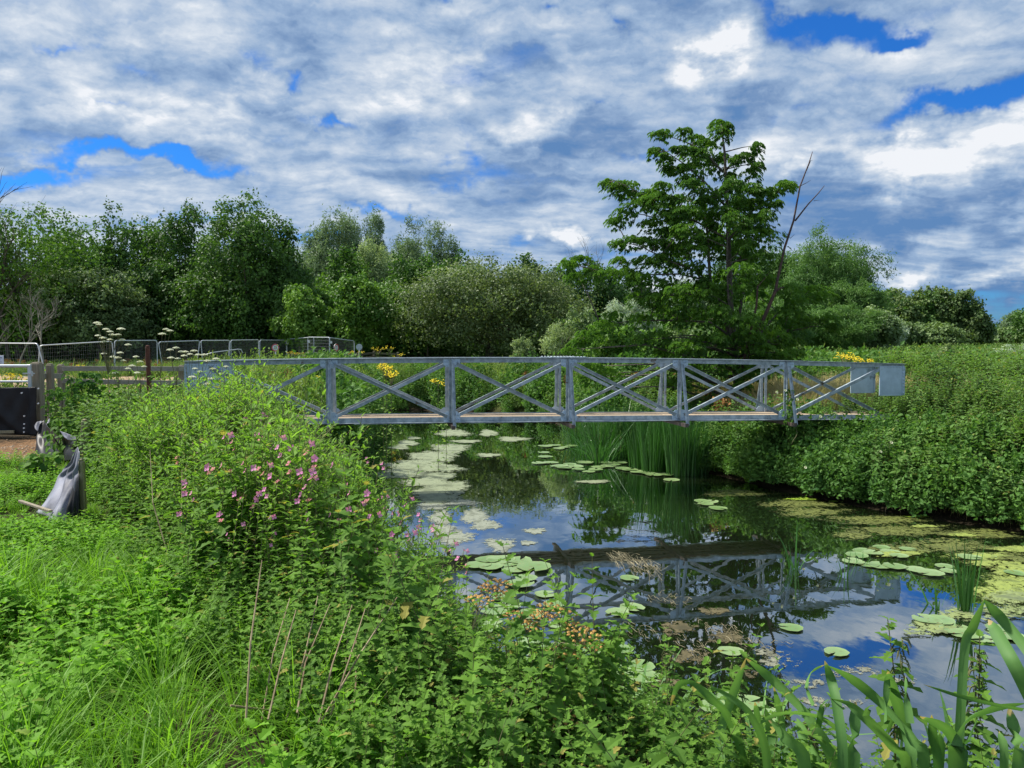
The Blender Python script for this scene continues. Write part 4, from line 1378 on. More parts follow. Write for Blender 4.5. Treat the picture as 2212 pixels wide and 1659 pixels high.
mb.build('trunk', M['bark'], syc, smooth=True)
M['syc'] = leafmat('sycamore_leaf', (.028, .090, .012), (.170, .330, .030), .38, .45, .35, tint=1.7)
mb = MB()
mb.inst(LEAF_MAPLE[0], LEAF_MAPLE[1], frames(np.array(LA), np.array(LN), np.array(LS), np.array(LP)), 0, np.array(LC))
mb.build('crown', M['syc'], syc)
M['deadbark'] = solid('dead_bark', (.10, .055, .04), (.045, .03, .028), .85, 0, 7)
for path, r_a in (([(1085, 1500), (1150, 1260), (1200, 1140), (1210, 1080), (1250, 900), (1300, 750), (1335, 560), (1385, 430), (1405, 365)], .062),
                  ([(1070, 1500), (1092, 1230), (1098, 1120), (1120, 1095), (1165, 1040)], .045)):
    mb = MB()
    pts = [SY(x, y, -1.25) - O_ for x, y in path]
    pts[0] = SY(path[0][0], path[0][1], -.6) - O_
    pts = [SY(1070, 1640, -.1) - O_] + pts
    n_ = len(pts)
    mb.tube(pts, [r_a * (1 - .86 * j / (n_ - 1)) for j in range(n_)], 7)
    if r_a > .05:
        for sp_, rr_ in ((([(1308, 752), (1380, 660), (1440, 595), (1472, 555)]), .024), (([(1196, 1150), (1225, 1128), (1248, 1122)]), .040), (([(1372, 470), (1395, 415), (1408, 412)]), .010),
                         (([(1412, 640), (1445, 636)]), .008), (([(1280, 850), (1305, 828)]), .009), (([(1330, 560), (1370, 540), (1395, 525)]), .012)):
            pp = [SY(x, y, -1.25) - O_ for x, y in sp_]
            mb.tube(pp, [rr_ * (1 - .7 * j / (len(pp) - 1)) for j in range(len(pp))], 5)
    mb.build('dead_limb', M['deadbark'], syc, smooth=True)

# ---------------------------------------------------------------- willow shoots and shrubs in the meadow
for i, (x, yt, w_, D, kd, lab) in enumerate([
        (522, 338, 22, 42, 'pale', 'small pale willow shoots just above the top rail left of the bridge splice'),
        (560, 322, 34, 38, 'pale', 'pale willow shoots beside the right foot of the sallow'),
        (582, 306, 40, 38, 'sage', 'tall pale willow bush under the low sycamore arm'),
        (612, 322, 44, 30, 'young', 'light green willow bush left of the sycamore trunk'),
        (650, 330, 44, 32, 'young', 'light green bush below the sycamore crown'),
        (690, 318, 50, 40, 'sage', 'sage green bush behind the sycamore trunk'),
        (780, 345, 50, 34, 'olive', 'brownish green bush right of the sycamore'),
        (1012, 345, 36, 40, 'white', 'grey leaved mugwort rising above the meadow at right'),
        (945, 345, 14, 36, 'pale', 'grey green mugwort spire in the right meadow')]):
    tree(x, yt, w_, D, kd, lab, 'round', 372, 2600, 'bushes in the meadow behind the bridge', lobes=26, name='willow_bush', cat='bush', ls=.16, trunk=True)

# ---------------------------------------------------------------- gate, fences and plastic sheeting, left
def wire(mb, pts, r, seg=6, mi=0):
    mb.tube(pts, r, seg, mi)


M['plastic'] = solid('black_plastic_sheet', (.012, .012, .014), (.020, .020, .022), .5, 0, 4, spec=.25, bump=.35, bscale=3)
M['plastic_sky_sheen'] = solid('black_plastic_sky_sheen', (.25, .26, .32), (.07, .07, .09), .6, 0, 3, spec=.25, bump=.3, bscale=2.5)  # sky sheen on the black plastic, put into a lighter base colour
M['paper'] = solid('white_notice', (.70, .75, .85), (.62, .68, .80), .5, 0, 3)
M['ink'] = solid('ink', (.02, .02, .03), (.03, .03, .05), .6)
M['redpaint'] = solid('red_sign_face', (.62, .05, .06), (.50, .06, .07), .5)
M['whitepaint'] = solid('white_paint', (.78, .80, .82), (.68, .70, .72), .5, 0, 5)
M['greypaint'] = solid('grey_sign_back', (.52, .58, .63), (.45, .50, .55), .5)

GD = 15.4


def G(x, y, D=GD): return at(x, y, D)


gate = empty('field_gate', (px2x(28, GD), GD, gz(px2x(28, GD), GD)))
tag(gate, 'galvanised field gate half covered by black plastic, cut off at the left edge', 'gate')
go_v = gate.location.copy()
m = MB()
zt_, zr = G(20, 366).z, G(20, 381.5).z
xr_, xl_ = px2x(28.5, GD), px2x(-45, GD)
m.tube([(xl_, GD, zt_), (xr_, GD, zt_)], .032, 8)
for z in (zr, zr - .30, zr - .58, zr - .84): m.tube([(xl_, GD, z), (xr_, GD, z)], .021, 8)
m.build('rail', M['tube'], gate, -go_v)
m = MB()
m.box((px2x(29.5, GD), GD, (zt_ + 1.45) / 2), (.065, .05, zt_ - 1.45 + .06), bev=.008)
m.build('end_stile', M['tube'], gate, -go_v)
m = MB()
m.tube([(px2x(24, GD), GD - .04, G(0, 373.5).z), (px2x(35.5, GD), GD - .04, G(0, 373.5).z)], .016, 6)
m.tube([(px2x(34.6, GD), GD - .09, G(0, 371).z), (px2x(34.6, GD), GD - .09, G(0, 376).z)], .018, 6)
m.build('hinge', M['tube'], gate, -go_v)
# black sheet over the gate, with creases
nu, nv = 40, 26
V = []
for j in range(nv + 1):
    for i in range(nu + 1):
        u, v = i / nu, j / nv
        x = xl_ + (px2x(41.5, GD) - xl_) * u
        ztop = G(0, 388.5 - 2.0 * u).z
        zbot = 1.30 + .05 * (1 - u)
        z = ztop + (zbot - ztop) * v
        cr = .05 * math.sin(u * 30 + v * 7) * v * (1 - v) + .07 * math.exp(-((u - .55 - .5 * v + .25) / .07) ** 2) * math.sin(v * 3.1)
        V.append((x, GD - .13 - .03 * v - cr - (.05 if u > .9 else 0), z))
q = [(j * (nu + 1) + i, j * (nu + 1) + i + 1, (j + 1) * (nu + 1) + i + 1, (j + 1) * (nu + 1) + i) for j in range(nv) for i in range(nu)]
sh = link('sheeting', np_mesh('sheeting', V, [q], [M['plastic']], smooth=True), gate, -go_v)
sm = sh.modifiers.new('thick', 'SOLIDIFY'); sm.thickness = .004
m = MB()
for (x, y) in ((38.7, 388.5), (38.5, 403.5), (22, 393), (24.5, 416), (24.6, 424), (24.3, 428), (24.3, 432)):
    p = G(x, y, GD - .26)
    m.tube([p, p + Vector((0, -.02, 0))], .016, 7)
m.build('washer', M['whitepaint'], sh)
m = MB()
m.beam((xl_, GD - .24, G(0, 432).z), (px2x(20, GD), GD - .24, G(0, 430.5).z), .03, .06, bev=.004)
m.build('batten', M['stake'], gate, -go_v)
# notice on the gate
nb_ = MB()
x0, x1, z0, z1 = px2x(-9, GD), px2x(5.5, GD), G(0, 364).z, G(0, 355.5).z
nb_.box(((x0 + x1) / 2, GD - .045, (z0 + z1) / 2), (x1 - x0, .006, z1 - z0), bev=.002)
no = nb_.build('notice', M['paper'])
tag(no, 'small white paper notice fixed to the top rail of the gate at the left edge', 'sign')
ln = MB()
for i in range(5):
    zz_ = z1 - .045 - i * .027
    ln.box(((x0 + x1) / 2 - .01 * (i % 2), GD - .0495, zz_), ((x1 - x0) * (.75 - .12 * (i % 3)), .002, .006 if i else .012))
ln.build('printed_lines', M['ink'], no)


def timber_post(x, y, w_, ztop, name, label=None, parent=None, tilt=0.0, mt='post', zb_=None, rz=0.0, group=None):
    g_ = gz(x, y) - .15 if zb_ is None else zb_
    mb = MB()
    h_ = ztop - g_
    for j in range(1):
        mb.box((0, 0, (h_ - .04) / 2), (w_, w_ * .9, h_ - .04), bev=.008)
        mb.box((0, 0, h_ - .04 + .012), (w_ * .80, w_ * .72, .03), bev=.010)
    o = mb.build(name, M[mt])
    o.location = (x, y, g_)
    o.rotation_euler = (0, tilt, rz)
    if parent is not None:
        o.parent = parent
        o.location = Vector((x, y, g_)) - parent.location
    elif label:
        tag(o, label, 'post', group)
    return o


gp = timber_post(px2x(35.6, 15.5), 15.55, .19, G(0, 361.5, 15.5).z, 'gate_post', 'thick square timber gate post at the hinge side of the gate')
tf = empty('timber_fence', (px2x(60, 16.6), 16.6, gz(px2x(60, 16.6), 16.6)))
tag(tf, 'grey timber post and rail fence running from the gate post to the footbridge', 'fence')
for (x, y, D) in ((50, 363, 15.9), (61, 363.5, 16.6), (181.5, 364.5, 17.2)):
    timber_post(px2x(x, D), D, .12, G(0, y, D).z, 'post', parent=tf)
for (xa, ya, Da, xb, yb, Db, hh_) in ((62, 368.5, 16.52, 184, 368.8, 17.12, .105), (41, 376, 15.75, 62, 376, 16.5, .11), (62, 381, 16.55, 184, 383, 17.15, .10)):
    m = MB()
    m.beam(G(xa, ya, Da - .06), G(xb, yb, Db - .06), .035, hh_, bev=.004)
    m.build('rail', M['rail'], tf, -tf.location)
timber_post(px2x(50.5, 13.6), 13.6, .11, G(0, 411, 13.6).z, 'short_post', 'short timber post standing behind the first sheeting stake')
rp = timber_post(px2x(149.8, 14.4), 14.4, .07, G(0, 344.6, 14.4).z, 'rusty_post', 'tall rusty brown steel post rising above the weeds at left', mt='rust', tilt=R(-1.0))
timber_post(px2x(71, 19), 19, .05, G(0, 377, 19).z, 'red_marker_post', 'short red brown post seen through the timber fence', mt='rust')


def sheet(name, rows, parent, mt, n=26, wob=.04, seed=0):
    """rows: list of polylines from the top edge to the bottom edge"""
    rows = [[Vector(p) for p in r] for r in rows]
    def samp(r, u):
        k = u * (len(r) - 1); i = min(int(k), len(r) - 2)
        return r[i].lerp(r[i + 1], k - i)
    V = []
    for j in range(n + 1):
        v = j / n * (len(rows) - 1); jj = min(int(v), len(rows) - 2); tv = v - jj
        for i in range(n + 1):
            u = i / n
            p = samp(rows[jj], u).lerp(samp(rows[jj + 1], u), tv)
            k = math.sin(u * 17 + seed + 2 * math.sin(j * .2)) * .5 + math.sin(u * 31 + j * .25 + seed) * .25
            p = p + Vector((0, -1, .2)) * wob * k * min(1, 2.5 * j / n + .15)
            V.append(tuple(p))
    q = [(j * (n + 1) + i, j * (n + 1) + i + 1, (j + 1) * (n + 1) + i + 1, (j + 1) * (n + 1) + i) for j in range(n) for i in range(n)]
    o = link(name, np_mesh(name, V, [q], [M[mt]], smooth=True), parent, -parent.location)
    s_ = o.modifiers.new('thick', 'SOLIDIFY'); s_.thickness = .003
    return o


sf = empty('silt_fence', (px2x(79, 7.5), 7.5, gz(px2x(79, 7.5), 7.5)))
tag(sf, 'collapsed black plastic silt fence hanging from short timber stakes', 'fence')
timber_post(px2x(45.5, 12.9), 12.9, .060, G(0, 398.6, 12.9).z, 'stake', parent=sf, tilt=R(9), mt='stake')
timber_post(px2x(79, 10.6), 10.6, .070, G(0, 418, 10.6).z, 'stake', parent=sf, tilt=R(4), mt='stake')
timber_post(px2x(80.5, 7.5), 7.5, .052, G(0, 457, 7.5).z, 'stake', parent=sf, tilt=R(-1), mt='stake')
g3 = gz(-4.2, 7.5)
sheet('sheeting', [[G(40, 424, 12.6), G(44, 420, 12.7), G(49, 428, 12), G(60, 436, 11.3), G(76, 440, 10.6)],
                   [G(37, 436, 12.5), G(44, 438, 12.4), G(50, 442, 12), G(62, 445, 11.3), G(75, 447, 10.6)],
                   [G(35, 450, 12.3), G(43, 462, 11.9), G(52, 463, 11.5), G(62, 462, 11.0), G(74, 460, 10.6)]], sf, 'plastic', wob=.05, seed=1)
sheet('sheeting', [[G(34, 426, 12.7), G(37, 422, 12.75), G(41, 421, 12.8), G(46, 423, 12.85), G(50, 418, 12.9)],
                   [G(36, 430, 12.6), G(39, 432, 12.6), G(42, 432, 12.6), G(46, 434, 12.6), G(49, 428, 12.7)]], sf, 'plastic_sky_sheen', n=12, wob=.05, seed=4)
sheet('sheeting', [[G(60, 431, 11.0), G(66, 433, 10.9), G(76, 437, 10.7)], [G(63, 436, 10.9), G(68, 440, 10.85), G(77, 441, 10.65)]], sf, 'plastic_sky_sheen', n=10, wob=.02, seed=2)
sheet('sheeting', [[G(76.5, 449, 7.9), G(78, 447, 7.75), G(79.5, 452, 7.5)],
                   [G(72, 462, 8.0), G(75, 465, 7.7), G(79, 468, 7.46)],
                   [G(59, 475, 8.2), G(68, 478, 7.8), G(79, 478, 7.46)],
                   [G(46, 498, 8.0), G(60, 502, 7.5), G(79, 500, 7.46)],
                   [G(38, 513, 7.75), G(55, 522, 7.3), G(79, 522, 7.46)]], sf, 'plastic_sky_sheen', n=34, wob=.055, seed=0)
sheet('sheeting', [[G(73, 486, 7.55), G(79.5, 474, 7.42)], [G(66, 508, 7.35), G(80, 505, 7.40)], [G(66, 522, 7.3), G(81, 523, 7.38)]], sf, 'plastic', n=12, wob=.02, seed=3)
m = MB()
pa, pb = Vector((px2x(16, 7.9), 7.9, 0)), Vector((px2x(47, 7.4), 7.4, 0))
pa.z, pb.z = gz(pa.x, pa.y) + .16, gz(pb.x, pb.y) + .14
m.beam(pa, pb, .035, .025, bev=.004)
tag(m.build('loose_batten', M['post']), 'pale timber batten lying in the grass beside the collapsed plastic', 'plank')
# stones on the bare earth
mb = MB()
for i in range(420):
    x, y = rng.normal(-9.2, 1.3), rng.normal(12.6, .9)
    s_ = rng.uniform(.012, .04)
    a_ = rng.uniform(0, 6.28, 6)
    mb.add([(x + s_ * math.cos(t), y + s_ * math.sin(t), gz(x, y) + .002) for t in (0, 1.2, 2.5, 3.7, 5.0)] + [(x, y, gz(x, y) + s_ * .8)], [[(i_, (i_ + 1) % 5, 5) for i_ in range(5)]], 0, rng.uniform(0, 1))
tag(mb.build('stones', solid('stone', (.36, .27, .18), (.20, .13, .08), .9)), 'small stones scattered on the bare brown earth by the gate', 'stones', kind='stuff')

# temporary fence panels on the works site
M['wire'] = solid('fence_wire', (.22, .25, .26), (.16, .18, .19), .5)
PAN = [(-34, 343, 46, 37.5, 343.5, 43.5, 'tube topped temporary fence panel leaning at the far left', .30),
       (39.5, 345.5, 43.5, 112, 341.3, 46.0, 'widest temporary fence panel, second from the left', .06),
       (114.5, 340.6, 46, 157, 340.4, 48.5, 'temporary fence panel in front of which the rusty post stands', 0),
       (158.7, 342, 48.5, 199.7, 340.6, 51, 'temporary fence panel just right of the rusty post', -.12),
       (200.9, 340.6, 51, 229.7, 340.4, 54, 'temporary fence panel above the left end of the top rail', -.08),
       (230.8, 340.3, 54, 258.7, 339.8, 57, 'temporary fence panel left of the round red sign', 0),
       (259.8, 340.1, 57, 286.3, 340.2, 59.8, 'temporary fence panel behind the round red sign', .03),
       (287.0, 339.3, 60, 313.8, 337.0, 57, 'temporary fence panel with green mesh right of the red sign', 0),
       (307.8, 337.2, 57.5, 329.6, 337.4, 55, 'tallest temporary fence panel, set at an angle', 0),
       (329.4, 337.6, 55, 354.3, 341.0, 57.5, 'last temporary fence panel at the right, nearest the sign back', 0)]
for i, (xa, ya, Da, xb, yb, Db, lab, lean) in enumerate(PAN):
    A_, B_ = at(xa, ya, Da), at(xb, yb, Db)
    H_ = 2.0
    root = empty('temporary_fence_panel', (A_.x, A_.y, A_.z - H_))
    d = (B_ - A_)
    dn = Vector((0, 0, -1))
    la = Vector((d.x, d.y, 0)).normalized() * lean * 2.4
    m = MB()
    r_ = .034 if Da < 50 else .036
    rc = .13
    du = d.normalized()
    a0, b0 = A_ + dn * H_ - (la if lean > .2 else la), B_ + dn * H_ + la
    P_ = [a0, A_ + dn * rc * 1.1, A_ + dn * rc * .3 + du * rc * .3, A_ + du * rc * 1.1, B_ - du * rc * 1.1, B_ + dn * rc * .3 - du * rc * .3, B_ + dn * rc * 1.1 + la * .06, b0]
    wire(m, [p - root.location for p in P_], r_, 6)
    wire(m, [a0.lerp(A_, .05) - root.location, b0.lerp(B_, .05) - root.location], r_ * .8, 5)
    m.build('frame', M['tube'], root)
    m = MB()
    nvw = 34
    for j in range(1, nvw):
        t = j / nvw
        wire(m, [a0.lerp(b0, t) + Vector((0, 0, .1)) - root.location, A_.lerp(B_, t) + dn * .02 - root.location], .0035, 3)
    for j in range(1, 9):
        t = j / 9
        wire(m, [a0.lerp(A_, t) - root.location, b0.lerp(B_, t) - root.location], .0035, 3)
    m.build('wire_mesh', M['wire'], root)
    if i in (7, 8, 9):
        m = MB()
        p = A_ + du * .16 + dn * .32 + Vector((0, -.03, 0)) - root.location
        m.box(tuple(p), (.18, .01, .18), bev=.002)
        m.build('tag', M['whitepaint'], root)
    tag(root, lab, 'fence', 'temporary fence panels round the works site')
m = MB()
P_ = [at(206, 354.5, 47), at(212, 352.6, 47), at(238, 349.2, 48.5), at(241, 349.6, 48.7), at(243, 353, 48.8)]
wire(m, P_, .03, 6)
P_ = [p + Vector((.1, .5, -.55)) for p in P_]
wire(m, P_, .022, 6)
for a_, b_ in ((at(212, 352.6, 47), P_[1]), (at(238, 349.2, 48.5), P_[2])): wire(m, [a_, b_], .022, 6)
tag(m.build('crowd_barrier', M['tube']), 'low tubular steel barrier lying behind the left end of the top rail', 'barrier')

# timber fence by the signs
tf2 = empty('timber_fence', at(330, 358, 61))
tag(tf2, 'pale timber post and rail fence behind the temporary panels near the road signs', 'fence')
ps = [(288, 352.5, 60), (297, 354, 61), (316, 352, 61), (337, 352.5, 61), (357, 353, 61), (374, 351.5, 62), (398, 352.5, 63)]
for (x, y, D) in ps:
    timber_post(px2x(x, D), D, .18, at(x, y - .6, D).z, 'post', parent=tf2, zb_=at(x, 364, D).z, mt='rail')
for (a_, b_) in zip(ps[:-1], ps[1:]):
    for dy in (1.6, 5.2):
        m = MB()
        m.beam(at(a_[0], a_[1] + dy, a_[2] - .12), at(b_[0], b_[1] + dy, b_[2] - .12), .05, .16)
        m.build('rail', M['rail'], tf2, -tf2.location)


# road signs -------------------------------------------------------------
def text_mesh(txt, size, parent, loc, mt):
    cu = bpy.data.curves.new('lettering', 'FONT')
    cu.body = txt
    cu.size = size
    cu.align_x = 'CENTER'
    cu.align_y = 'CENTER'
    cu.extrude = .002
    o_ = bpy.data.objects.new('tmp', cu)
    COL.objects.link(o_)
    bpy.context.view_layer.update()
    me = bpy.data.meshes.new_from_object(o_)
    COL.objects.unlink(o_)
    bpy.data.objects.remove(o_)
    me.materials.clear()
    me.materials.append(M[mt])
    o = link('lettering', me, parent, loc)
    o.rotation_euler = (math.pi / 2, 0, 0)
    return o


def disc(mb, r, y0, y1, mi=0, n=40, r_in=0.0):
    t = np.linspace(0, 2 * np.pi, n, endpoint=False)
    V = [(r * math.cos(a), y, r * math.sin(a)) for y in (y0, y1) for a in t]
    if r_in:
        V += [(r_in * math.cos(a), y, r_in * math.sin(a)) for y in (y0, y1) for a in t]
        q = []
        for i in range(n):
            j = (i + 1) % n
            q += [(i, j, 2 * n + j, 2 * n + i), (n + i, 3 * n + i, 3 * n + j, n + j), (i, n + i, n + j, j), (2 * n + i, 2 * n + j, 3 * n + j, 3 * n + i)]
        mb.add(V, [q], mi)
    else:
        mb.add(V, [np.array([(i, n + i, n + (i + 1) % n, (i + 1) % n) for i in range(n)]), np.array([list(range(n)), list(range(2 * n - 1, n - 1, -1))])], mi)


def road_sign(x, y, D, r, rz, label, front=True):
    c = at(x, y, D)
    g_ = gz(c.x, D) - .1
    root = empty('road_sign', (c.x, c.y, g_), rz)
    tag(root, label, 'road sign', 'round road signs on white posts')
    h_ = c.z - g_
    m = MB()
    m.tube([(0, .05, 0), (0, .05, h_ + r * .4)], .045 if front else .05, 10)
    m.build('post', M['whitepaint'], root)
    m = MB(); disc(m, r, -.012, .012)
    pl_ = m.build('sign_plate', M['whitepaint'] if front else M['greypaint'], root, (0, 0, h_))
    if front:
        m = MB(); disc(m, r - .005, -.017, -.013, r_in=r * .74)
        m.build('red_ring', M['redpaint'], pl_)
        text_mesh('3T', r * .72, pl_, (0, -.017, r * .2), 'ink')
        text_mesh('m g w', r * .40, pl_, (0, -.017, -r * .30), 'ink')
    else:
        for zz_ in (.35, -.35):
            m = MB(); m.box((0, -.02, zz_ * r * 1.2), (r * 1.5, .02, .04))
            m.build('channel', M['greypaint'], pl_)
    return root


road_sign(275.4, 347.6, 54, .265, R(4), 'round white weight limit sign with a red ring facing the river')
road_sign(336.3, 347.6, 54, .265, R(66), 'round red ringed sign turned edge on beyond the top rail')
road_sign(359.2, 347.0, 56, .225, 0, 'pale grey back of a round sign on a white post', front=False)


# ---------------------------------------------------------------- far walker
def person(x, ytop, D, label):
    top = at(x, ytop, D)
    g_ = top.z - 1.72
    me = bpy.data.meshes.new('person')
    S_ = [((0, 0, .95), .14), ((0, 0, 1.15), .13), ((0, 0, 1.38), .17), ((0, 0, 1.50), .06), ((0, 0, 1.62), .10), ((0, .0, 1.70), .07),
          ((-.10, 0, .90), .09), ((-.11, -.04, .48), .065), ((-.11, .05, .06), .045), ((-.11, -.08, .03), .04),
          ((.10, 0, .90), .09), ((.12, -.16, .50), .065), ((.12, -.06, .08), .045), ((.12, -.19, .04), .04),
          ((-.21, 0, 1.40), .06), ((-.27, .03, 1.12), .045), ((-.24, -.12, .90), .035), ((.21, 0, 1.40), .06), ((.27, .0, 1.12), .045), ((.24, -.18, .95), .035)]
    E_ = [(0, 1), (1, 2), (2, 3), (3, 4), (4, 5), (0, 6), (6, 7), (7, 8), (8, 9), (0, 10), (10, 11), (11, 12), (12, 13), (2, 14), (14, 15), (15, 16), (2, 17), (17, 18), (18, 19)]
    me.from_pydata([s_[0] for s_ in S_], E_, [])
    o = bpy.data.objects.new('person', me)
    COL.objects.link(o)
    o.location = (top.x, D, g_)
    sk = o.modifiers.new('skin', 'SKIN')
    for v, s_ in zip(me.skin_vertices[0].data, S_): v.radius = (s_[1], s_[1] * .8)
    me.skin_vertices[0].data[0].use_root = True
    o.modifiers.new('sub', 'SUBSURF').render_levels = 2
    m_, k = mat('walker_clothes')
    zc = k.N('ShaderNodeSeparateXYZ', {0: k.N('ShaderNodeTexCoord').outputs['Object']}).outputs[2]
    c = k.mix(k.m('GREATER_THAN', zc, .92), (.03, .035, .06), (.80, .80, .82))
    c = k.mix(k.m('GREATER_THAN', zc, 1.47), c, (.42, .24, .17))
    c = k.mix(k.m('GREATER_THAN', zc, 1.66), c, (.05, .035, .025))
    p = k.N('ShaderNodeBsdfPrincipled', {'Base Color': c, 'Roughness': .8})
    k.l.new(p.outputs[0], k.out.inputs[0])
    me.materials.append(m_)
    return tag(o, label, 'person')


person(939, 345.5, 100, 'tiny far away walker in a white top beyond the green meadow')


# ---------------------------------------------------------------- copies of a thing with its parts
def dup(root, loc, rz, sc=1.0, label=None, group=None):
    r_ = root.copy(); COL.objects.link(r_)
    r_.location = loc; r_.rotation_euler = (root.rotation_euler[0], root.rotation_euler[1], rz); r_.scale = (sc,) * 3
    if label: r_['label'] = label
    if group: r_['group'] = group
    for ch in list(root.children):
        c_ = ch.copy(); COL.objects.link(c_); c_.parent = r_
        for g2 in ch.children:
            d_ = g2.copy(); COL.objects.link(d_); d_.parent = c_
    return r_


# pink flowering willowherb
def flower_mesh(mb, c, r, nrm, pet=4, mi=0):
    c, nrm = Vector(c), Vector(nrm).normalized()
    u = nrm.orthogonal().normalized(); v = nrm.cross(u)
    for i in range(pet):
        a_ = 2 * math.pi * i / pet + .3
        d = u * math.cos(a_) + v * math.sin(a_)
        e = nrm.cross(d)
        mb.add([tuple(c), tuple(c + d * r * .6 + e * r * .42 + nrm * r * .25), tuple(c + d * r + nrm * r * .3), tuple(c + d * r * .6 - e * r * .42 + nrm * r * .25)], [[(0, 1, 2, 3)]], mi, random.uniform(.1, .8))


fw = []
for i in range(4):
    root = empty('flowering_willowherb', (0, 0, 0))
    tag(root, 'leafy willowherb stem carrying pink flowers among the others on the left bank', 'wildflower', 'pink flowering willowherb stems on the left bank')
    mb = MB()
    h_ = 1.0
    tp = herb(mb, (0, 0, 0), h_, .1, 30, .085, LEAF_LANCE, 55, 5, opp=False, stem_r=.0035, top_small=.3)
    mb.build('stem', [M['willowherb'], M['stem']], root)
    for j in range(random.randint(2, 4)):
        m = MB()
        a_ = random.uniform(0, 6.28)
        p = Vector(tp) + Vector((math.cos(a_) * random.uniform(.01, .06), math.sin(a_) * random.uniform(.01, .06), random.uniform(-.07, .03)))
        m.tube([Vector(tp) + Vector((0, 0, -.10)), p], .0018, 3, 1)
        flower_mesh(m, p, random.uniform(.020, .030), (math.cos(a_), math.sin(a_) - .7, .6), 4)
        m.build('flower', [M['pink'], M['stem']], root)
    fw.append(root)
FP = """245 405;236 418;256 412;262 420;270 415;232 425;200 437;205 446;190 455;214 452;226 448;240 442;252 438;262 447;268 455;275 440;282 436;291 452;300 447;309 456;318 452;330 460;322 470;298 466;286 470;272 476;262 482;250 474;236 470;224 476;212 470;198 472;184 500;193 520;228 500;240 507;256 497;272 500;292 500;296 488;300 520;282 522;312 478;334 472;344 470;352 500;340 492;362 516;372 500;380 540;392 522;402 516;420 532;428 545;376 468;312 508;322 520;345 512;333 548;356 548;372 556;398 540;412 520;390 500;296 478;452 560;462 570;275 430;236 408;250 420;176 462;188 440;182 488;210 520;222 540;200 500;240 530;262 540;350 470;362 462;368 480;380 510;398 505;404 530;418 540;430 532;440 550;390 560;380 520;300 560;330 570;310 540;280 550"""
k_i = 0
for t in FP.split(';'):
    x, y = map(float, t.split())
    # where the line of sight meets the top of the growth on this bank
    D = 4.6
    last = None
    while D < 13:
        p = at(x, y, D)
        s0_ = riv_sd([[p.x, p.y]])[0]
        if s0_ > .12 and p.z - gz(p.x, p.y) < 1.35: last = D
        if last and s0_ < .05:
            D = last; p = at(x, y, D); break
        if p.z <= gz(p.x, p.y) + .98 * float(tallh(np.array([p.x]), np.array([D]), riv_sd([[p.x, D]]))[0]) * 1.02: break
        D += .1
    sc = max(.45, (p.z - gz(p.x, p.y)) / .98 + .02)
    if D >= 12.9 or sc > 1.6: continue
    if k_i < 4:
        o = fw[k_i]; o.location = (p.x, p.y, gz(p.x, p.y)); o.scale = (sc,) * 3; o.rotation_euler = (0, 0, random.uniform(-.6, .6))
    else:
        dup(fw[k_i % 4], (p.x, p.y, gz(p.x, p.y)), random.uniform(-.8, .8), sc)
    k_i += 1


ORD = 'first second third fourth fifth sixth seventh eighth ninth tenth eleventh twelfth thirteenth fourteenth fifteenth sixteenth seventeenth eighteenth nineteenth twentieth'.split()
ORD += ['twenty-' + w_ for w_ in ORD[:9]] + ['thirtieth']


def number_off(objs, phrase):
    """each label names its place in its own row, counted from the left"""
    objs = sorted(objs, key=lambda o: o.location.x / max(o.location.y, .1))
    n_ = len(objs)
    for i, o in enumerate(objs):
        w_ = 'leftmost' if i == 0 else 'rightmost' if i == n_ - 1 else ORD[i] + ' from the left'
        o['label'] = phrase % w_


wl = [o for o in COL.objects if o.get('category') == 'wildflower' and o.name.startswith('flowering_willowherb')]
wl.sort(key=lambda o: o.location.y)
n3_ = (len(wl) + 3) // 4
for i, ph in enumerate(('pink flowered willowherb in the nearest row, %s', 'pink flowered willowherb in the second nearest row, %s', 'pink flowered willowherb in the third nearest row, %s', 'pink flowered willowherb in the farthest row, %s')):
    if wl[i * n3_:(i + 1) * n3_]: number_off(wl[i * n3_:(i + 1) * n3_], ph)

# hogweed with white umbels
def umbel(m, c, R_, n=26, mi=0, dome=.35, stem_from=None, fl=.018, smi=1, tilt=None):
    c = Vector(c)
    base = stem_from or c + Vector((0, 0, -R_ * 1.0))
    for i in range(n):
        a_ = i * 2.39996; r_ = R_ * math.sqrt((i + .5) / n)
        p = c + Vector((r_ * math.cos(a_), r_ * math.sin(a_), -dome * r_ * r_ / R_))
        if i % 3 == 0: m.tube([base, p], .0016, 3, smi)
        k = 6
        V = [tuple(p + Vector((fl * math.cos(t), fl * math.sin(t), random.uniform(-.004, .004)))) for t in np.linspace(0, 2 * math.pi, k, endpoint=False)] + [tuple(p + Vector((0, 0, fl * .8)))]
        m.add(V, [[(j, (j + 1) % k, k) for j in range(k)]], mi, random.uniform(0, .85))


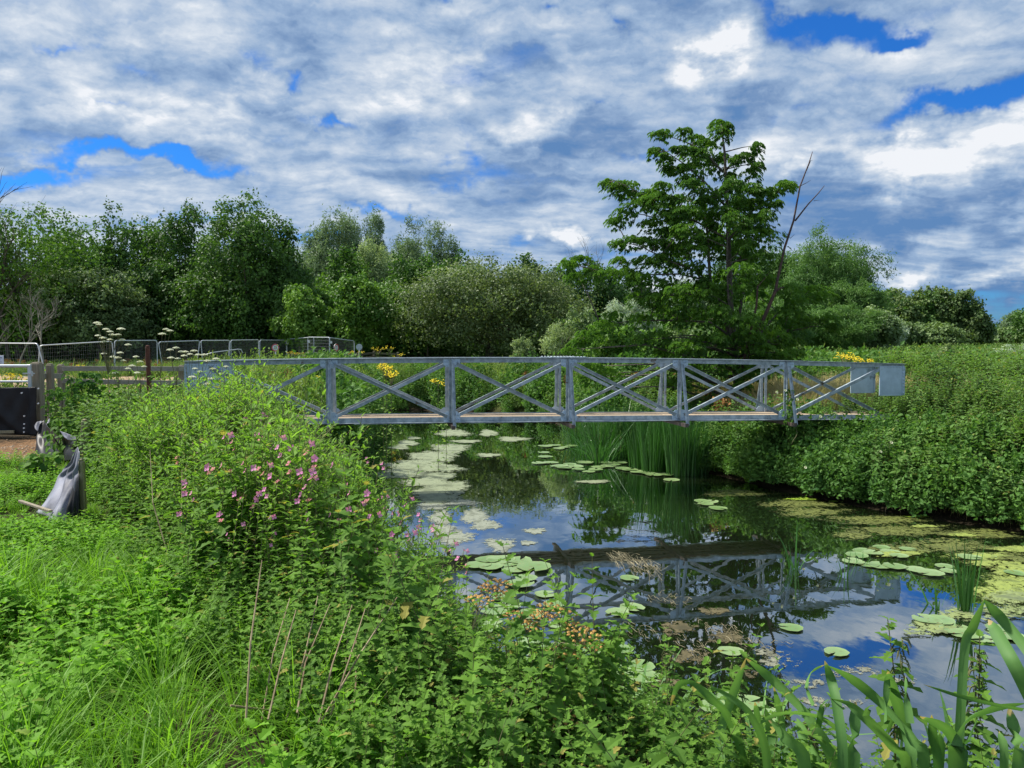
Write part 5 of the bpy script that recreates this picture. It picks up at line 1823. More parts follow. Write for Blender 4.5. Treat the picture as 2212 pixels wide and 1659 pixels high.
def hogweed(x, D, ground_z, heads, label, group, mt='white', R_=.052, fl=.013, name='hogweed', foot=None, leaves=True, sr=.007, cat='wildflower'):
    """heads: photo positions of the umbels"""
    root = empty(name, (px2x(x, D), D, ground_z))
    O2 = root.location.copy()
    pts = [at(hx, hy, D + random.uniform(-.15, .15)) for hx, hy in heads]
    topz = max(p.z for p in pts)
    node = Vector((0, 0, (topz - ground_z) * .62))
    m = MB()
    m.tube([(0, 0, 0), node * .5 + Vector((.02, 0, 0)), node], [sr, sr * .9, sr * .7], 5, 0)
    for p in pts:
        q = p - O2
        m.tube([node, node.lerp(q, .5) + Vector((0, 0, .02)), q + Vector((0, 0, -R_))], [sr * .6, sr * .5, sr * .4], 4, 0)
    if leaves:
        for j in range(7):
            t = random.uniform(.15, .65); a_ = random.uniform(0, 6.28); p0 = node * t / .62
            m.inst(LEAF_ROUND[0], LEAF_ROUND[1], frames(np.array([[math.cos(a_), math.sin(a_), -.1]] * 3) + rng.normal(0, .35, (3, 3)), np.array([[0, 0, 1.]] * 3), np.array([.14, .12, .12]), np.array([tuple(p0 + Vector((math.cos(a_) * .08, math.sin(a_) * .08, 0)))] * 3)), 1, rng.uniform(.2, .8, 3))
    m.build('stem', [M['stem'], M['nettle']], root)
    for p in pts:
        m = MB()
        umbel(m, p - O2, R_ * random.uniform(.75, 1.15), 24, 0, .4, p - O2 + Vector((0, 0, -R_)), fl)
        m.build('umbel', [M[mt], M['stem']], root)
    return tag(root, label, cat, group)


HG = 'white hogweed beside the left end of the footbridge'
for (x, D, hs, lab) in [
        (108, 11.5, [(97, 322), (99, 324), (106, 328.5), (110, 331), (112, 334), (121, 328), (98, 335), (103, 337), (104, 341), (110, 339), (118, 334), (122, 339), (128, 344)], 'tallest many headed white hogweed, rising above the fence panels at left'),
        (118, 12.2, [(104, 353), (113, 356), (118, 357), (123, 360), (120, 352)], 'white hogweed just below the tallest one'),
        (160, 12.4, [(166, 328.5), (170, 330), (162, 333)], 'slender hogweed with one white head right of the rusty post'),
        (128, 12.0, [(128, 368), (116, 372), (137, 372)], 'short hogweed with small white heads left of the rusty post'),
        (140, 12.5, [(136, 356), (140, 361), (144, 366), (132, 365)], 'pale frothy hogweed touching the rusty post'),
        (176, 12.3, [(170, 349), (176, 347), (181, 351), (171, 357), (178, 358)], 'creamy hogweed cluster left of the bridge end'),
        (188, 12.6, [(185, 351), (190, 353.5), (194, 350), (184, 355)], 'densest creamy hogweed in front of the bridge end plate'),
        (200, 12.2, [(198, 354), (204, 354), (207, 360), (216, 358), (213, 368)], 'hogweed in front of the first diagonal of the bridge'),
        (194, 11.8, [(195, 368), (200, 371), (192, 376)], 'low hogweed in front of the bridge end plate'),
        (212, 11.6, [(211, 378), (207, 383)], 'lowest two headed hogweed below the first diagonal'),
        (222, 12.4, [(221, 373), (226, 366)], 'hogweed furthest right, under the top rail')]:
    hogweed(x, D, gz(px2x(x, D), D), hs, lab, HG)
SG = 'brown seeding hogweed at the foot of the near bank'
for (x, D, hs, lab) in [
        (470, 3.5, [(488, 585), (497, 580), (478, 596), (504, 592)], 'orange brown hogweed seed heads, leftmost on the near bank'),
        (505, 3.4, [(548, 604), (560, 610), (540, 612)], 'orange seed heads leaning over the lily pads in the middle'),
        (540, 3.2, [(584, 630), (592, 640), (576, 624)], 'seed head leaning furthest right over the water'),
        (520, 3.3, [(572, 656), (560, 648)], 'low yellowish seed head below the one leaning furthest right'),
        (528, 3.0, [(552, 702), (566, 712), (548, 716)], 'lowest orange seed heads among the nettles'),
        (498, 3.45, [(515, 612), (528, 622)], 'small seed head between the two orange ones')]:
    hogweed(x, D, gz(px2x(x, D), D), hs, lab, SG, 'seed', .070, .0085, 'seeding_hogweed', leaves=False, sr=.005, cat='seed head')

# ragwort and other yellow flowers
def ragwort(x, y, D, h, n, label, w=.22):
    p = at(x, y, D)
    g_ = gz(p.x, p.y)
    root = empty('ragwort', (p.x, p.y, g_))
    H_ = p.z - g_
    m = MB(); f = MB()
    for i in range(n):
        a_ = random.uniform(0, 6.28); r_ = w * math.sqrt(random.random())
        q = Vector((r_ * math.cos(a_), r_ * math.sin(a_), H_ + random.uniform(-.5, .5) * h))
        m.tube([(0, 0, max(.0, H_ - h * 2.2)), q], .006, 3, 0)
        for j in range(7):
            c = q + Vector((random.uniform(-.08, .08), random.uniform(-.08, .08), random.uniform(-.05, .05)))
            V = [tuple(c + Vector((.024 * math.cos(t), .024 * math.sin(t), 0))) for t in (0, 1.57, 3.14, 4.71)] + [tuple(c + Vector((0, -.004, .02)))]
            f.add(V, [[(0, 1, 4), (1, 2, 4), (2, 3, 4), (3, 0, 4)]], 0, random.random() * .8)
    m.tube([(0, 0, 0), (0, 0, max(.1, H_ - h * 2.2))], .008, 4, 0)
    n_ = 60
    P_ = np.column_stack([rng.normal(0, .08, n_), rng.normal(0, .08, n_), rng.uniform(.1, .9, n_) * H_])
    m.inst(LEAF_CARD[0], LEAF_CARD[1], frames(rdir(n_, -20, 50), rdir(n_, 50, 90), .10 * rng.uniform(.6, 1.3, n_), P_), 1, rng.uniform(.1, .8, n_))
    m.build('stem', [M['stem'], M['weed']], root)
    f.build('flower_head', M['yellow'], root)
    tag(root, label, 'wildflower', 'yellow ragwort plants')


for (x, y, D, h, n, lab, w_) in [
        (386, 368, 18.5, .12, 9, 'yellow ragwort left of the second bridge post', .14), (391, 375, 18.2, .12, 9, 'lower yellow ragwort left of the second bridge post', .14), (383, 364, 19, .08, 5, 'small yellow ragwort touching the top rail', .1),
        (845, 356, 24, .16, 16, 'brightest yellow ragwort above the right end of the top rail', .26), (856, 359, 25, .12, 10, 'yellow ragwort just right of the brightest one', .24), (868, 361, 26, .10, 9, 'fading yellow ragwort right of the others', .25),
        (9, 378, 18, .16, 14, 'yellow ragwort seen through the bars of the gate', .3), (357, 352.5, 50, .14, 12, 'yellow ragwort at the foot of the pale sign back', .5), (303, 353, 50, .14, 9, 'yellow ragwort under the green meshed panel', .5),
        (291, 352.5, 50, .12, 7, 'yellow ragwort right of the red ringed sign', .4), (377, 349, 46, .18, 9, 'tall yellow ragwort left of the sallow', .4), (390, 347, 46, .18, 7, 'yellow ragwort touching the sallow', .35),
        (150 - 69, 367, 30, .12, 6, 'small yellow ragwort beyond the timber fence', .2), (398, 355, 40, .10, 5, 'low yellow ragwort under the sallow', .3), (318, 378, 22, .05, 3, 'tiny yellow ragwort beside the first bridge post', .1),
        (438, 381, 19, .05, 4, 'orange yellow ragwort low behind the second panel', .12), (446, 384, 19.5, .05, 4, 'orange ragwort beside the second bridge post', .12)]:
    ragwort(x, y, D, h, n, lab, w_)

# dead stalks in the nettles
DS = [((286, 722), (318, 596)), ((297, 705), (330, 604)), ((268, 716), (296, 610)), ((262, 720), (290, 598)), ((318, 700), (352, 605)), ((330, 690), (368, 600)), ((300, 735), (345, 640)),
      ((334, 745), (376, 640)), ((352, 735), (356, 640)), ((230, 672), (312, 700)), ((285, 690), (362, 742)), ((360, 760), (404, 650)), ((245, 650), (262, 560)), ((384, 745), (396, 660)),
      ((320, 640), (398, 596)), ((310, 740), (330, 650)), ((345, 700), (350, 610)), ((212, 560), (228, 480)), ((190, 548), (182, 470)), ((256, 540), (266, 450)), ((228, 548), (240, 490)), ((168, 520), (150, 450))]
for i, ((xa, ya), (xb, yb)) in enumerate(DS):
    D = 3.35 if ya > 600 else 5.6
    D += random.uniform(-.25, .25)
    a_, b_ = at(xa, ya, D - .35), at(xb, yb, D + .1)
    a_.z = min(a_.z, gz(a_.x, a_.y) + .25)
    mid = a_.lerp(b_, .5) + Vector((random.uniform(-.03, .03), -.05, random.uniform(-.02, .03)))
    m = MB()
    m.tube([a_ - a_, mid - a_, b_ - a_], [.0045, .0038, .002], 5)
    o = m.build('dead_stalk', M['straw'], None, tuple(a_))
    tag(o, 'pale dry leafless stalk leaning among the nettles', 'dead stem', 'dry stalks leaning in the nettles')


number_off([o for o in COL.objects if o.name.startswith('dead_stalk')], 'pale dry leafless stalk among the nettles, %s')
# white bindweed flowers
bw = []
for i in range(2):
    root = empty('bindweed_flower')
    m = MB()
    n = 10
    V = [(0, 0, 0)] + [(.030 * math.cos(t) * (1.0 if k % 2 else .92), .030 * math.sin(t) * (1.0 if k % 2 else .92), .034) for k, t in enumerate(np.linspace(0, 2 * math.pi, n, endpoint=False))]
    m.add(V, [[(0, 1 + k, 1 + (k + 1) % n) for k in range(n)]], 0, .5)
    m.build('trumpet', M['white'], root)
    m = MB()
    m.tube([(0, 0, .004), (.01, .02, -.05), (.02, .03, -.12)], .003, 4)
    m.build('stalk', M['stem'], root)
    tag(root, 'small white bindweed trumpet open on the green growth', 'flower', 'white bindweed flowers dotted over the banks')
    bw.append(root)
BWP = [(820, 417, 15.2), (797, 400, 15.4), (776, 393, 15.5), (785, 391, 15.4), (920, 418, 15.6), (805, 468, 13.6), (891, 443, 14.0), (992, 416, 16.2), (952, 408, 16.6), (1010, 428, 15.3), (880, 452, 13.4), (330, 502, 8.3), (362, 634, 4.4), (366, 660, 4.3), (298, 455, 9.5), (1022, 482, 12.3), (1016, 404, 17)]
for i, (x, y, D) in enumerate(BWP):
    p = at(x, y, D)
    if i < 2:
        o = bw[i]; o.location = p; o.rotation_euler = (R(60), 0, random.uniform(-.5, .5))
    else:
        o = dup(bw[i % 2], p, random.uniform(-.6, .6), random.uniform(.8, 1.2))
        o.rotation_euler = (R(60), 0, random.uniform(-.5, .5))
bws = [o for o in COL.objects if o.name.startswith('bindweed_flower')]
number_off([o for o in bws if o.location.x > 0], 'small white bindweed trumpet on the right bank, %s')
number_off([o for o in bws if o.location.x <= 0], 'small white bindweed trumpet on the left bank, %s')
# vine on the bridge post
vine = empty('bindweed_vine', B(4.93, -.10, gz(6, 16)))
tag(vine, 'bindweed climbing the last near post of the footbridge', 'climbing plant')
m = MB()
vl = vine.location.copy()
P_, A_, N_ = [], [], []
zt0 = at(789, 392, 16.7).z
for j in range(3):
    pts = []
    for i in range(16):
        t = i / 15
        pts.append(B(4.93 + .07 * math.cos(t * 14 + j * 2), -.10 + .06 * math.sin(t * 14 + j * 2) - .25 * (1 - t) * (j == 1), .9 + (zt0 - .9) * t) - vl)
    m.tube(pts, .005, 4, 0)
for i in range(230):
    t = random.random() ** .9
    P_.append(tuple(B(4.93 + random.gauss(0, .09), -.14 + random.gauss(0, .07), .8 + (zt0 - .75) * t) - vl))
m.inst(LEAF_ROUND[0], LEAF_ROUND[1], frames(rdir(230, -60, 10), rdir(230, 0, 60), .075 * rng.uniform(.7, 1.3, 230), np.array(P_)), 1, rng.uniform(.1, .8, 230))
m.build('leafy_stem', [M['stem'], M['bramble']], vine)

# big leaved shrub by the timber fence and dock spikes
def leafy_shrub(x, D, y0, wpx, n, size, label, name='shrub', mt='bramble', leaf=None):
    X = px2x(x, D); g_ = gz(X, D)
    H_ = at(x, y0, D).z - g_
    root = empty(name, (X, D, g_))
    rx = wpx / 2 / F * D
    P_ = np.column_stack([rng.normal(0, rx * .5, n), rng.normal(0, rx * .4, n), H_ * rng.uniform(.12, 1.0, n)])
    m = MB()
    lf = leaf or LEAF_MAPLE
    m.inst(lf[0], lf[1], frames(unit(np.column_stack([P_[:, 0], P_[:, 1] - .2, rng.uniform(-.6, .1, n)]) + rng.normal(0, .2, (n, 3))), unit(np.column_stack([P_[:, 0], P_[:, 1] - .3, np.full(n, .9)])), size * rng.uniform(.6, 1.2, n), P_), 0, rng.uniform(.1, .8, n))
    m.build('foliage', M[mt], root)
    m = MB()
    for i in range(7):
        j = rng.integers(0, n)
        m.tube([(0, 0, 0), tuple(P_[j] * .5), tuple(P_[j])], [.014, .01, .004], 5)
    m.build('stem', M['bark'], root)
    return tag(root, label, 'shrub', 'shrubs by the timber fence')


leafy_shrub(84, 13.2, 372, 34, 170, .17, 'dark big leaved sapling in front of the timber fence')
leafy_shrub(58, 12.6, 388, 22, 110, .14, 'big leaved sapling beside the short timber post')
leafy_shrub(66, 11.2, 418, 30, 170, .10, 'light green bramble behind the second sheeting stake', mt='nettle', leaf=LEAF_ROUND)
leafy_shrub(38, 9.6, 456, 30, 130, .10, 'low green bramble in front of the hanging black sheet', mt='nettle', leaf=LEAF_ROUND)

# ---------------------------------------------------------------- in and on the water
def onw(x, y, z=0.0):
    a, b = T(x, y)
    D = (z - EYE) / b
    return Vector((a * D, D, z))


def c3(cx, cy): return ((1300 + cx / 1.58) / 3.9375, (2200 + cy / 1.58) / 3.9375)
def c4(cx, cy): return ((2600 + cx / 1.5447) / 3.9375, (2200 + cy / 1.5447) / 3.9375)
def c7(cx, cy): return ((1300 + cx / 1.4747) / 3.9375, (1600 + cy / 1.4747) / 3.9375)
def c8(cx, cy): return ((2500 + cx / 1.444) / 3.9375, (1500 + cy / 1.444) / 3.9375)


M['pad'] = None
m_, k = mat('lily_pad')
at_ = k.N('ShaderNodeAttribute', attribute_name='vary').outputs['Fac']
oi = k.N('ShaderNodeObjectInfo').outputs['Random']
co = k.N('ShaderNodeTexCoord').outputs['Object']
nz = k.noise(co, 9, 5)
c = k.mix(oi, (.13, .235, .075), (.22, .32, .14))
c = k.mix(k.ss(nz, .54, .68), c, (.24, .25, .09))
c = k.mix(k.ss(k.noise(co, 2.2, 3), .60, .66), c, (.16, .12, .05))
c = k.mix(k.m('MULTIPLY', at_, .35), c, (.28, .36, .17))
p_ = k.N('ShaderNodeBsdfPrincipled', {'Base Color': c, 'Roughness': .3, 'Specular IOR Level': .5})
k.l.new(p_.outputs[0], k.out.inputs[0])
M['pad'] = m_


def pad_mesh(seed):
    r_ = random.Random(seed)
    n = 28
    V = [(.12, 0, .004)]
    for ring, rr in ((0, .5), (1, .85), (2, 1.0)):
        for i in range(n + 1):
            t = .2 + (2 * math.pi - .4) * i / n
            e = 1 + .04 * math.sin(t * 3 + seed) + (.03 * math.sin(t * 9 + seed) if ring == 2 else 0)
            V.append((rr * e * math.cos(t) * 1.08, rr * e * math.sin(t), .004 + (.025 + .035 * max(0, math.sin(t * 2 + seed)) if ring == 2 else .012 * math.sin(t * 5) * (ring == 1))))
    q, t3 = [], []
    for i in range(n): t3.append((0, 1 + i, 2 + i))
    for ring in (0, 1):
        for i in range(n):
            a = 1 + ring * (n + 1) + i
            q.append((a, a + n + 1, a + n + 2, a + 1))
    attr = [0] + [0.0] * (n + 1) + [.5] * (n + 1) + [1.0] * (n + 1)
    return np_mesh('lily_pad', V, [np.array(t3), np.array(q)], [M['pad']], attr=attr, smooth=True)


pads = [pad_mesh(i) for i in range(4)]
PL = []
GA = ('lily pads crowded at the foot of the near bank', 'green lily pad in the raft near the nettles at the bottom')
GB = ('lily pads below the middle reeds', 'small round lily pad floating by the reeds under the bridge')
GC = ('lily pads along the right of the river', 'lily pad lying in the duckweed at right')
GE = ('lily pads of the round raft in mid river', 'lily pad of the raft where the bridge reflection begins')
for t in "1100 30;985 10;1180 18;1000 58;1270 60;1150 62;1060 12;920 45".split(';'): PL.append((c3(*map(float, t.split())), .21, GE))
for t in "1220 130;1180 165;1340 225;1390 290".split(';'): PL.append((c3(*map(float, t.split())), .16, ('single lily pads right of the seed heads', 'separate lily pad between the seed heads and the reflected posts')))
for t in "1930 680;1955 745;1820 710;1690 740;1560 760;1620 870;1750 860;1860 850;1900 900;1290 630;1400 640;1480 620;1200 430;1250 350;1430 420;1080 250;1120 300;1520 800;1740 800;1330 560;1250 520;1180 560;1380 720;1440 560;1000 390;960 440;1020 330;1650 930;1480 900".split(';'):
    PL.append((c3(*map(float, t.split())), .15, GA))
for t in "1280 330;1330 350;1390 340;1440 370;1500 382;1560 355;1620 350;1700 365;1480 330;1600 330;1680 330;1800 385;1880 402;1960 402;1980 430;1240 270;1250 296;1210 333;1250 235;1300 228;1360 240;1400 232;1330 248;1540 372;1650 340;1420 352;1360 360;1740 372;1840 392;1920 396".split(';'):
    PL.append((c7(*map(float, t.split())), .20, GB))
for t in "430 690;470 728;400 705;380 690;1330 1050;1400 1055;1760 1060;1790 1090;1260 1000;1300 970;1400 950;1500 1000;2160 1100;1350 985;1450 975;1550 960;1600 1080;1680 1100;1900 1010;2000 1000;1240 1030;1480 1060".split(';'):
    PL.append((c8(*map(float, t.split())), .145, GC))
for t in "1700 385;1850 470;1950 490;2100 470;1800 440;530 890;330 920;620 950;430 860;2050 430;1620 380".split(';'):
    PL.append((c4(*map(float, t.split())), .15, ('lily pads among the broad reed blades', 'lily pad seen between the broad blades at lower right')))
SINGLE = [((c3(1860, 125)), .12, 'small lily pad beside the pale trailing weed'), (c3(1880, 308), .14, 'lily pad over the reflected truss, right of two'), (c3(1785, 338), .13, 'lily pad over the reflected truss, left of two'),
          (c3(1670, 575), .15, 'lily pad with a turned up rim left of the tall nettle'), (c3(1820, 570), .11, 'lily pad partly behind the nettle top'),
          (c4(1070, 575), .115, 'lone lily pad under the blue patch of reflected sky'), (c4(795, 425), .12, 'lone lily pad beside the reflected tree top'), (c4(430, 570), .12, 'lily pad at the edge of the brown weed')]
for i, ((x, y), r_, gr) in enumerate(PL):
    p = onw(x, y)
    if riv_sd([[p.x, p.y]])[0] > -.02 or p.y > 40: continue
    o = link('lily_pad', pads[i % 4])
    o.location = (p.x, p.y, .012 + .0035 * (i % 5))
    o.rotation_euler = (random.uniform(-.02, .02), random.uniform(-.02, .02), random.uniform(0, 6.28))
    s_ = r_ * random.uniform(.75, 1.15)
    o.scale = (s_, s_, s_)
    tag(o, gr[1], 'lily pad', gr[0])
for gr in (GA, GB, GC, GE, ('lily pads among the broad reed blades', 'lily pad seen between the broad blades at lower right'), ('single lily pads right of the seed heads', 'separate lily pad between the seed heads and the reflected posts')):
    number_off([o for o in COL.objects if o.get('group') == gr[0]], {GA[0]: 'lily pad in the raft at the foot of the near bank, %s', GB[0]: 'lily pad by the reeds under the bridge, %s', GC[0]: 'lily pad in the duckweed at right, %s',
               GE[0]: 'lily pad of the raft where the bridge reflection begins, %s'}.get(gr[0], gr[1] + ', %s'))
for i, ((x, y), r_, lab) in enumerate(SINGLE):
    p = onw(x, y)
    o = link('lily_pad', pads[i % 4])
    o.location = (p.x, p.y, .014)
    o.rotation_euler = (0, 0, random.uniform(0, 6.28)); o.scale = (r_,) * 3
    tag(o, lab, 'lily pad', 'separate lily pads on open water')


# floating algae and duckweed -------------------------------------------
def mat_algae(name, c1, c2, cut, scale, rough=.6):
    m_, k = mat(name)
    pos = k.N('ShaderNodeNewGeometry').outputs['Position']
    e = k.N('ShaderNodeAttribute', attribute_name='vary').outputs['Fac']
    n_a = k.noise(pos, scale, 7, .68, .3)
    n_b = k.noise(pos, scale * .28, 4, .6)
    n_c = k.noise(pos, scale * 5, 4, .6)
    col = k.mix(k.ss(n_c, .3, .7), c1, c2)
    col = k.mix(k.ss(n_b, .5, .65), col, tuple(v * .72 for v in c2))
    p = k.N('ShaderNodeBsdfPrincipled', {'Base Color': col, 'Roughness': rough, 'Specular IOR Level': .4})
    tr = k.N('ShaderNodeBsdfTransparent')
    f = k.m('ADD', k.m('MULTIPLY', n_a, .6), k.m('MULTIPLY', n_b, .4))
    f = k.m('MULTIPLY_ADD', k.m('SUBTRACT', n_c, .5), .30, f)
    f = k.m('SUBTRACT', f, k.m('MULTIPLY', e, .32))
    al = k.ss(f, cut, cut + .035)
    mx = k.N('ShaderNodeMixShader', {0: al, 1: tr.outputs[0], 2: p.outputs[0]})
    k.l.new(mx.outputs[0], k.out.inputs[0])
    return m_


def rafts(name, lst, conv, mt, z0, label, cat):
    mb = MB()
    for i, (cx, cy, rx, ry) in enumerate(lst):
        n = 36
        V, at2 = [], []
        cen = onw(*conv(cx, cy))
        V.append((cen.x, cen.y, z0 + i * .0006)); at2.append(0)
        for ring, (rr, e_) in enumerate(((.6, .15), (1.0, .55), (1.25, 1.0))):
            for j in range(n):
                t = 2 * math.pi * j / n
                q = 1 + .14 * math.sin(3 * t + i) + .08 * math.sin(7 * t + 2 * i)
                w_ = onw(*conv(cx + rx * rr * q * math.cos(t), cy + ry * rr * q * math.sin(t)))
                V.append((w_.x, w_.y, z0 + i * .0006)); at2.append(e_)
        f3 = [(0, 1 + j, 1 + (j + 1) % n) for j in range(n)]
        q4 = [(1 + r_ * n + j, 1 + (r_ + 1) * n + j, 1 + (r_ + 1) * n + (j + 1) % n, 1 + r_ * n + (j + 1) % n) for r_ in (0, 1) for j in range(n)]
        mb.add(V, [np.array(f3), np.array(q4)], 0, np.array(at2))
    tag(mb.build(name, mt), label, cat, kind='stuff')


rafts('floating_algae', [(715, 155, 100, 22), (920, 155, 55, 20), (1060, 190, 90, 14), (700, 245, 110, 30), (600, 290, 150, 34), (500, 345, 190, 38), (430, 385, 160, 30), (360, 400, 130, 22), (620, 530, 130, 40), (640, 410, 90, 30),
                         (700, 475, 110, 45), (600, 505, 110, 50), (560, 440, 140, 30), (450, 215, 60, 18), (485, 186, 40, 8), (920, 285, 70, 12), (790, 205, 90, 10), (1530, 440, 100, 10), (400, 240, 60, 12), (620, 360, 150, 30)], c7,
      mat_algae('pale_algae', (.27, .31, .19), (.17, .20, .11), .335, 9), .003, 'pale grey green floating algae rafts in mid river under the bridge', 'algae')
rafts('floating_algae', [(840, 640, 95, 50), (900, 690, 100, 34), (720, 760, 120, 50), (985, 805, 95, 45), (1190, 725, 75, 18), (640, 650, 70, 50), (600, 570, 90, 40), (760, 560, 110, 22), (1150, 795, 50, 14), (650, 720, 80, 40)], c7,
      mat_algae('thin_algae', (.28, .30, .24), (.19, .21, .15), .365, 17), .003, 'thin greyish scum drifting left of the bridge reflection', 'algae')
rafts('drifting_weed', [(720, 620, 210, 62), (1180, 690, 260, 50), (1000, 880, 300, 60), (880, 760, 170, 40), (1500, 740, 120, 40), (600, 560, 130, 40)], c4,
      mat_algae('grey_scum', (.27, .28, .21), (.18, .18, .12), .47, 12), .003, 'thin grey brown scum on the water at lower right', 'algae')
rafts('drifting_weed', [(180, 600, 240, 60), (420, 480, 160, 50), (100, 420, 150, 60), (330, 320, 130, 30), (60, 760, 160, 60), (520, 700, 120, 30)], c4,
      mat_algae('brown_weed', (.15, .12, .055), (.08, .07, .03), .44, 12), .003, 'brown trailing water weed in front of the bridge reflection', 'water weed')
rafts('duckweed', [(560, 640, 230, 26), (950, 700, 320, 26), (1000, 745, 260, 36), (1400, 790, 420, 34), (1500, 850, 400, 40), (1950, 870, 330, 36), (1750, 940, 380, 50), (1450, 965, 200, 40), (2050, 1010, 330, 50), (2180, 1060, 260, 50), (1250, 880, 160, 30)], c8,
      mat_algae('dull_duckweed', (.17, .19, .045), (.095, .115, .025), .43, 15), .003, 'dull olive duckweed along the right bank', 'duckweed')
rafts('duckweed', [(2120, 1180, 230, 110), (2180, 1080, 200, 60), (2020, 1040, 170, 22), (1480, 985, 210, 22), (1950, 1000, 220, 26), (2150, 960, 150, 22), (1850, 880, 120, 12), (1650, 830, 130, 10)], c8,
      mat_algae('bright_duckweed', (.30, .36, .07), (.19, .24, .06), .40, 15), .012, 'bright yellow green duckweed carpet at the right edge of the river', 'duckweed')
rafts('duckweed', [(950, 676, 120, 10), (1640, 776, 150, 9), (1150, 690, 60, 5)], c8,
      mat_algae('limegreen_duckweed', (.30, .42, .03), (.22, .33, .03), .42, 14), .022, 'lime green strip of duckweed against the right bank', 'duckweed')
rafts('duckweed', [(1800, 350, 170, 60), (1650, 430, 200, 60), (2080, 330, 180, 70), (2120, 250, 160, 70)], c4,
      mat_algae('mixed_duckweed', (.26, .32, .09), (.18, .22, .10), .41, 15), .020, 'duckweed round the tall reed blades at right', 'duckweed')
# fine strands of dead weed lying on the surface
mb = MB()
for (cx, cy, rx, ry, n_, a0) in ((632, 562, 26, 8, 120, 25), (665, 597, 26, 4, 22, 12), (722, 628, 26, 7, 26, 28), (690, 645, 22, 9, 22, 38), (640, 628, 18, 8, 14, 30), (762, 642, 26, 5, 16, 0)):
    for i in range(n_):
        t = random.uniform(0, 6.28); r_ = math.sqrt(random.random())
        x, y = cx + rx * r_ * math.cos(t), cy + ry * r_ * math.sin(t) + (rx * r_ * math.cos(t)) * math.tan(R(a0)) * .6
        L = random.uniform(3, 13)
        an = R(a0 + random.gauss(0, 30))
        pts = [onw(x + L * q * math.cos(an), y + L * q * math.sin(an) + 1.2 * math.sin(q * 5 + i), .012 + .01 * random.random()) for q in (0, .33, .66, 1)]
        mb.tube(pts, .0022, 3, 0, random.random())
tag(mb.build('dead_weed_strands', solid('weed_strand', (.34, .30, .19), (.14, .12, .06), .8)), 'straw coloured strands of dead weed tangled on the water', 'water weed', kind='stuff')

# ---------------------------------------------------------------- reeds
def reed(x, y, n, L, wd, spread, label, bend=.35, rad=.22, mt='reed', onwater=True, D=None, group='reeds standing in the river below the bridge', vlo=0., vhi=.8, seg=5, name='reed_clump'):
    p = onw(x, y) if D is None else Vector((px2x(x, D), D, 0))
    z = -.15 if onwater else gz(p.x, p.y)
    mb = MB()
    blades(mb, (0, 0, 0), n, L, wd, spread, 0, seg, bend, rad, vlo, vhi)
    o = mb.build(name, M[mt], None, (p.x, p.y, z))
    return tag(o, label, 'reeds', group)


for (x, y, n, L, sp, bd, lab) in [
        (640, 467, 110, 1.7, .12, .22, 'dark upright reeds, left end of the dense stand'), (652, 472, 130, 1.9, .10, .18, 'dark upright reeds, second from the left of the dense stand'),
        (664, 470, 130, 2.0, .10, .18, 'tallest dark reeds in the middle of the dense stand'), (676, 475, 140, 1.9, .10, .18, 'dark reeds right of the tallest'),
        (687, 475, 130, 1.9, .12, .20, 'dark reeds near the right end of the dense stand'), (698, 472, 110, 1.75, .16, .25, 'dark reeds at the right end of the dense stand'),
        (668, 460, 130, 1.9, .14, .2, 'dark reeds behind the tallest'), (690, 462, 130, 1.8, .14, .2, 'dark reeds behind the right end of the stand'),
        (648, 455, 110, 1.8, .14, .2, 'dark reeds behind the left end of the stand')]:
    reed(x, y, n, L, .022, sp, lab, bd, .26)
for (x, y, n, L, lab) in [(598, 462, 60, 1.5, 'loose arching reeds standing apart left of the dense stand'), (614, 458, 60, 1.5, 'arching reeds between the loose ones and the dense stand'), (584, 455, 36, 1.2, 'outermost low arching reeds at left'),
                          (620, 440, 90, 1.7, 'reeds under the edge of the deck')]:
    reed(x, y, n, L, .024, .42, lab, .9, .30, vlo=.25, vhi=.84)
for (x, D, n, L, lab) in [(600, 21.5, 160, 2.0, 'light reeds behind the deck, left'), (622, 21.8, 180, 2.2, 'light reeds behind the deck, middle'), (645, 21.5, 160, 2.0, 'light reeds behind the deck, right'), (578, 24.5, 120, 1.7, 'far reeds behind the deck near the splice')]:
    reed(x, 0, n, L, .022, .24, lab, .4, .45, onwater=True, D=D, group='reeds rising behind the deck', vlo=.2, vhi=.84)
for (x, y, n, L, sp, bd, wd, lab) in [(795, 569, 9, .85, .22, .6, .026, 'sparse reed blades left of two in the duckweed edge'), (845, 575, 7, .75, .35, .5, .024, 'crossing reed blades right of two at the duckweed edge'),
                                      (863, 564, 5, .45, .1, .3, .018, 'short thin blades beside the crossing ones'), (965, 612, 15, 1.05, .10, .12, .030, 'tall upright reed blades standing in the duckweed at right'),
                                      (938, 607, 7, .6, .35, .7, .024, 'drooping brownish blades at the foot of the tall upright ones')]:
    reed(x, y, n, L, wd, sp, lab, bd, .07, group='separate reed plants in open water', vlo=.3, vhi=.84, seg=7)

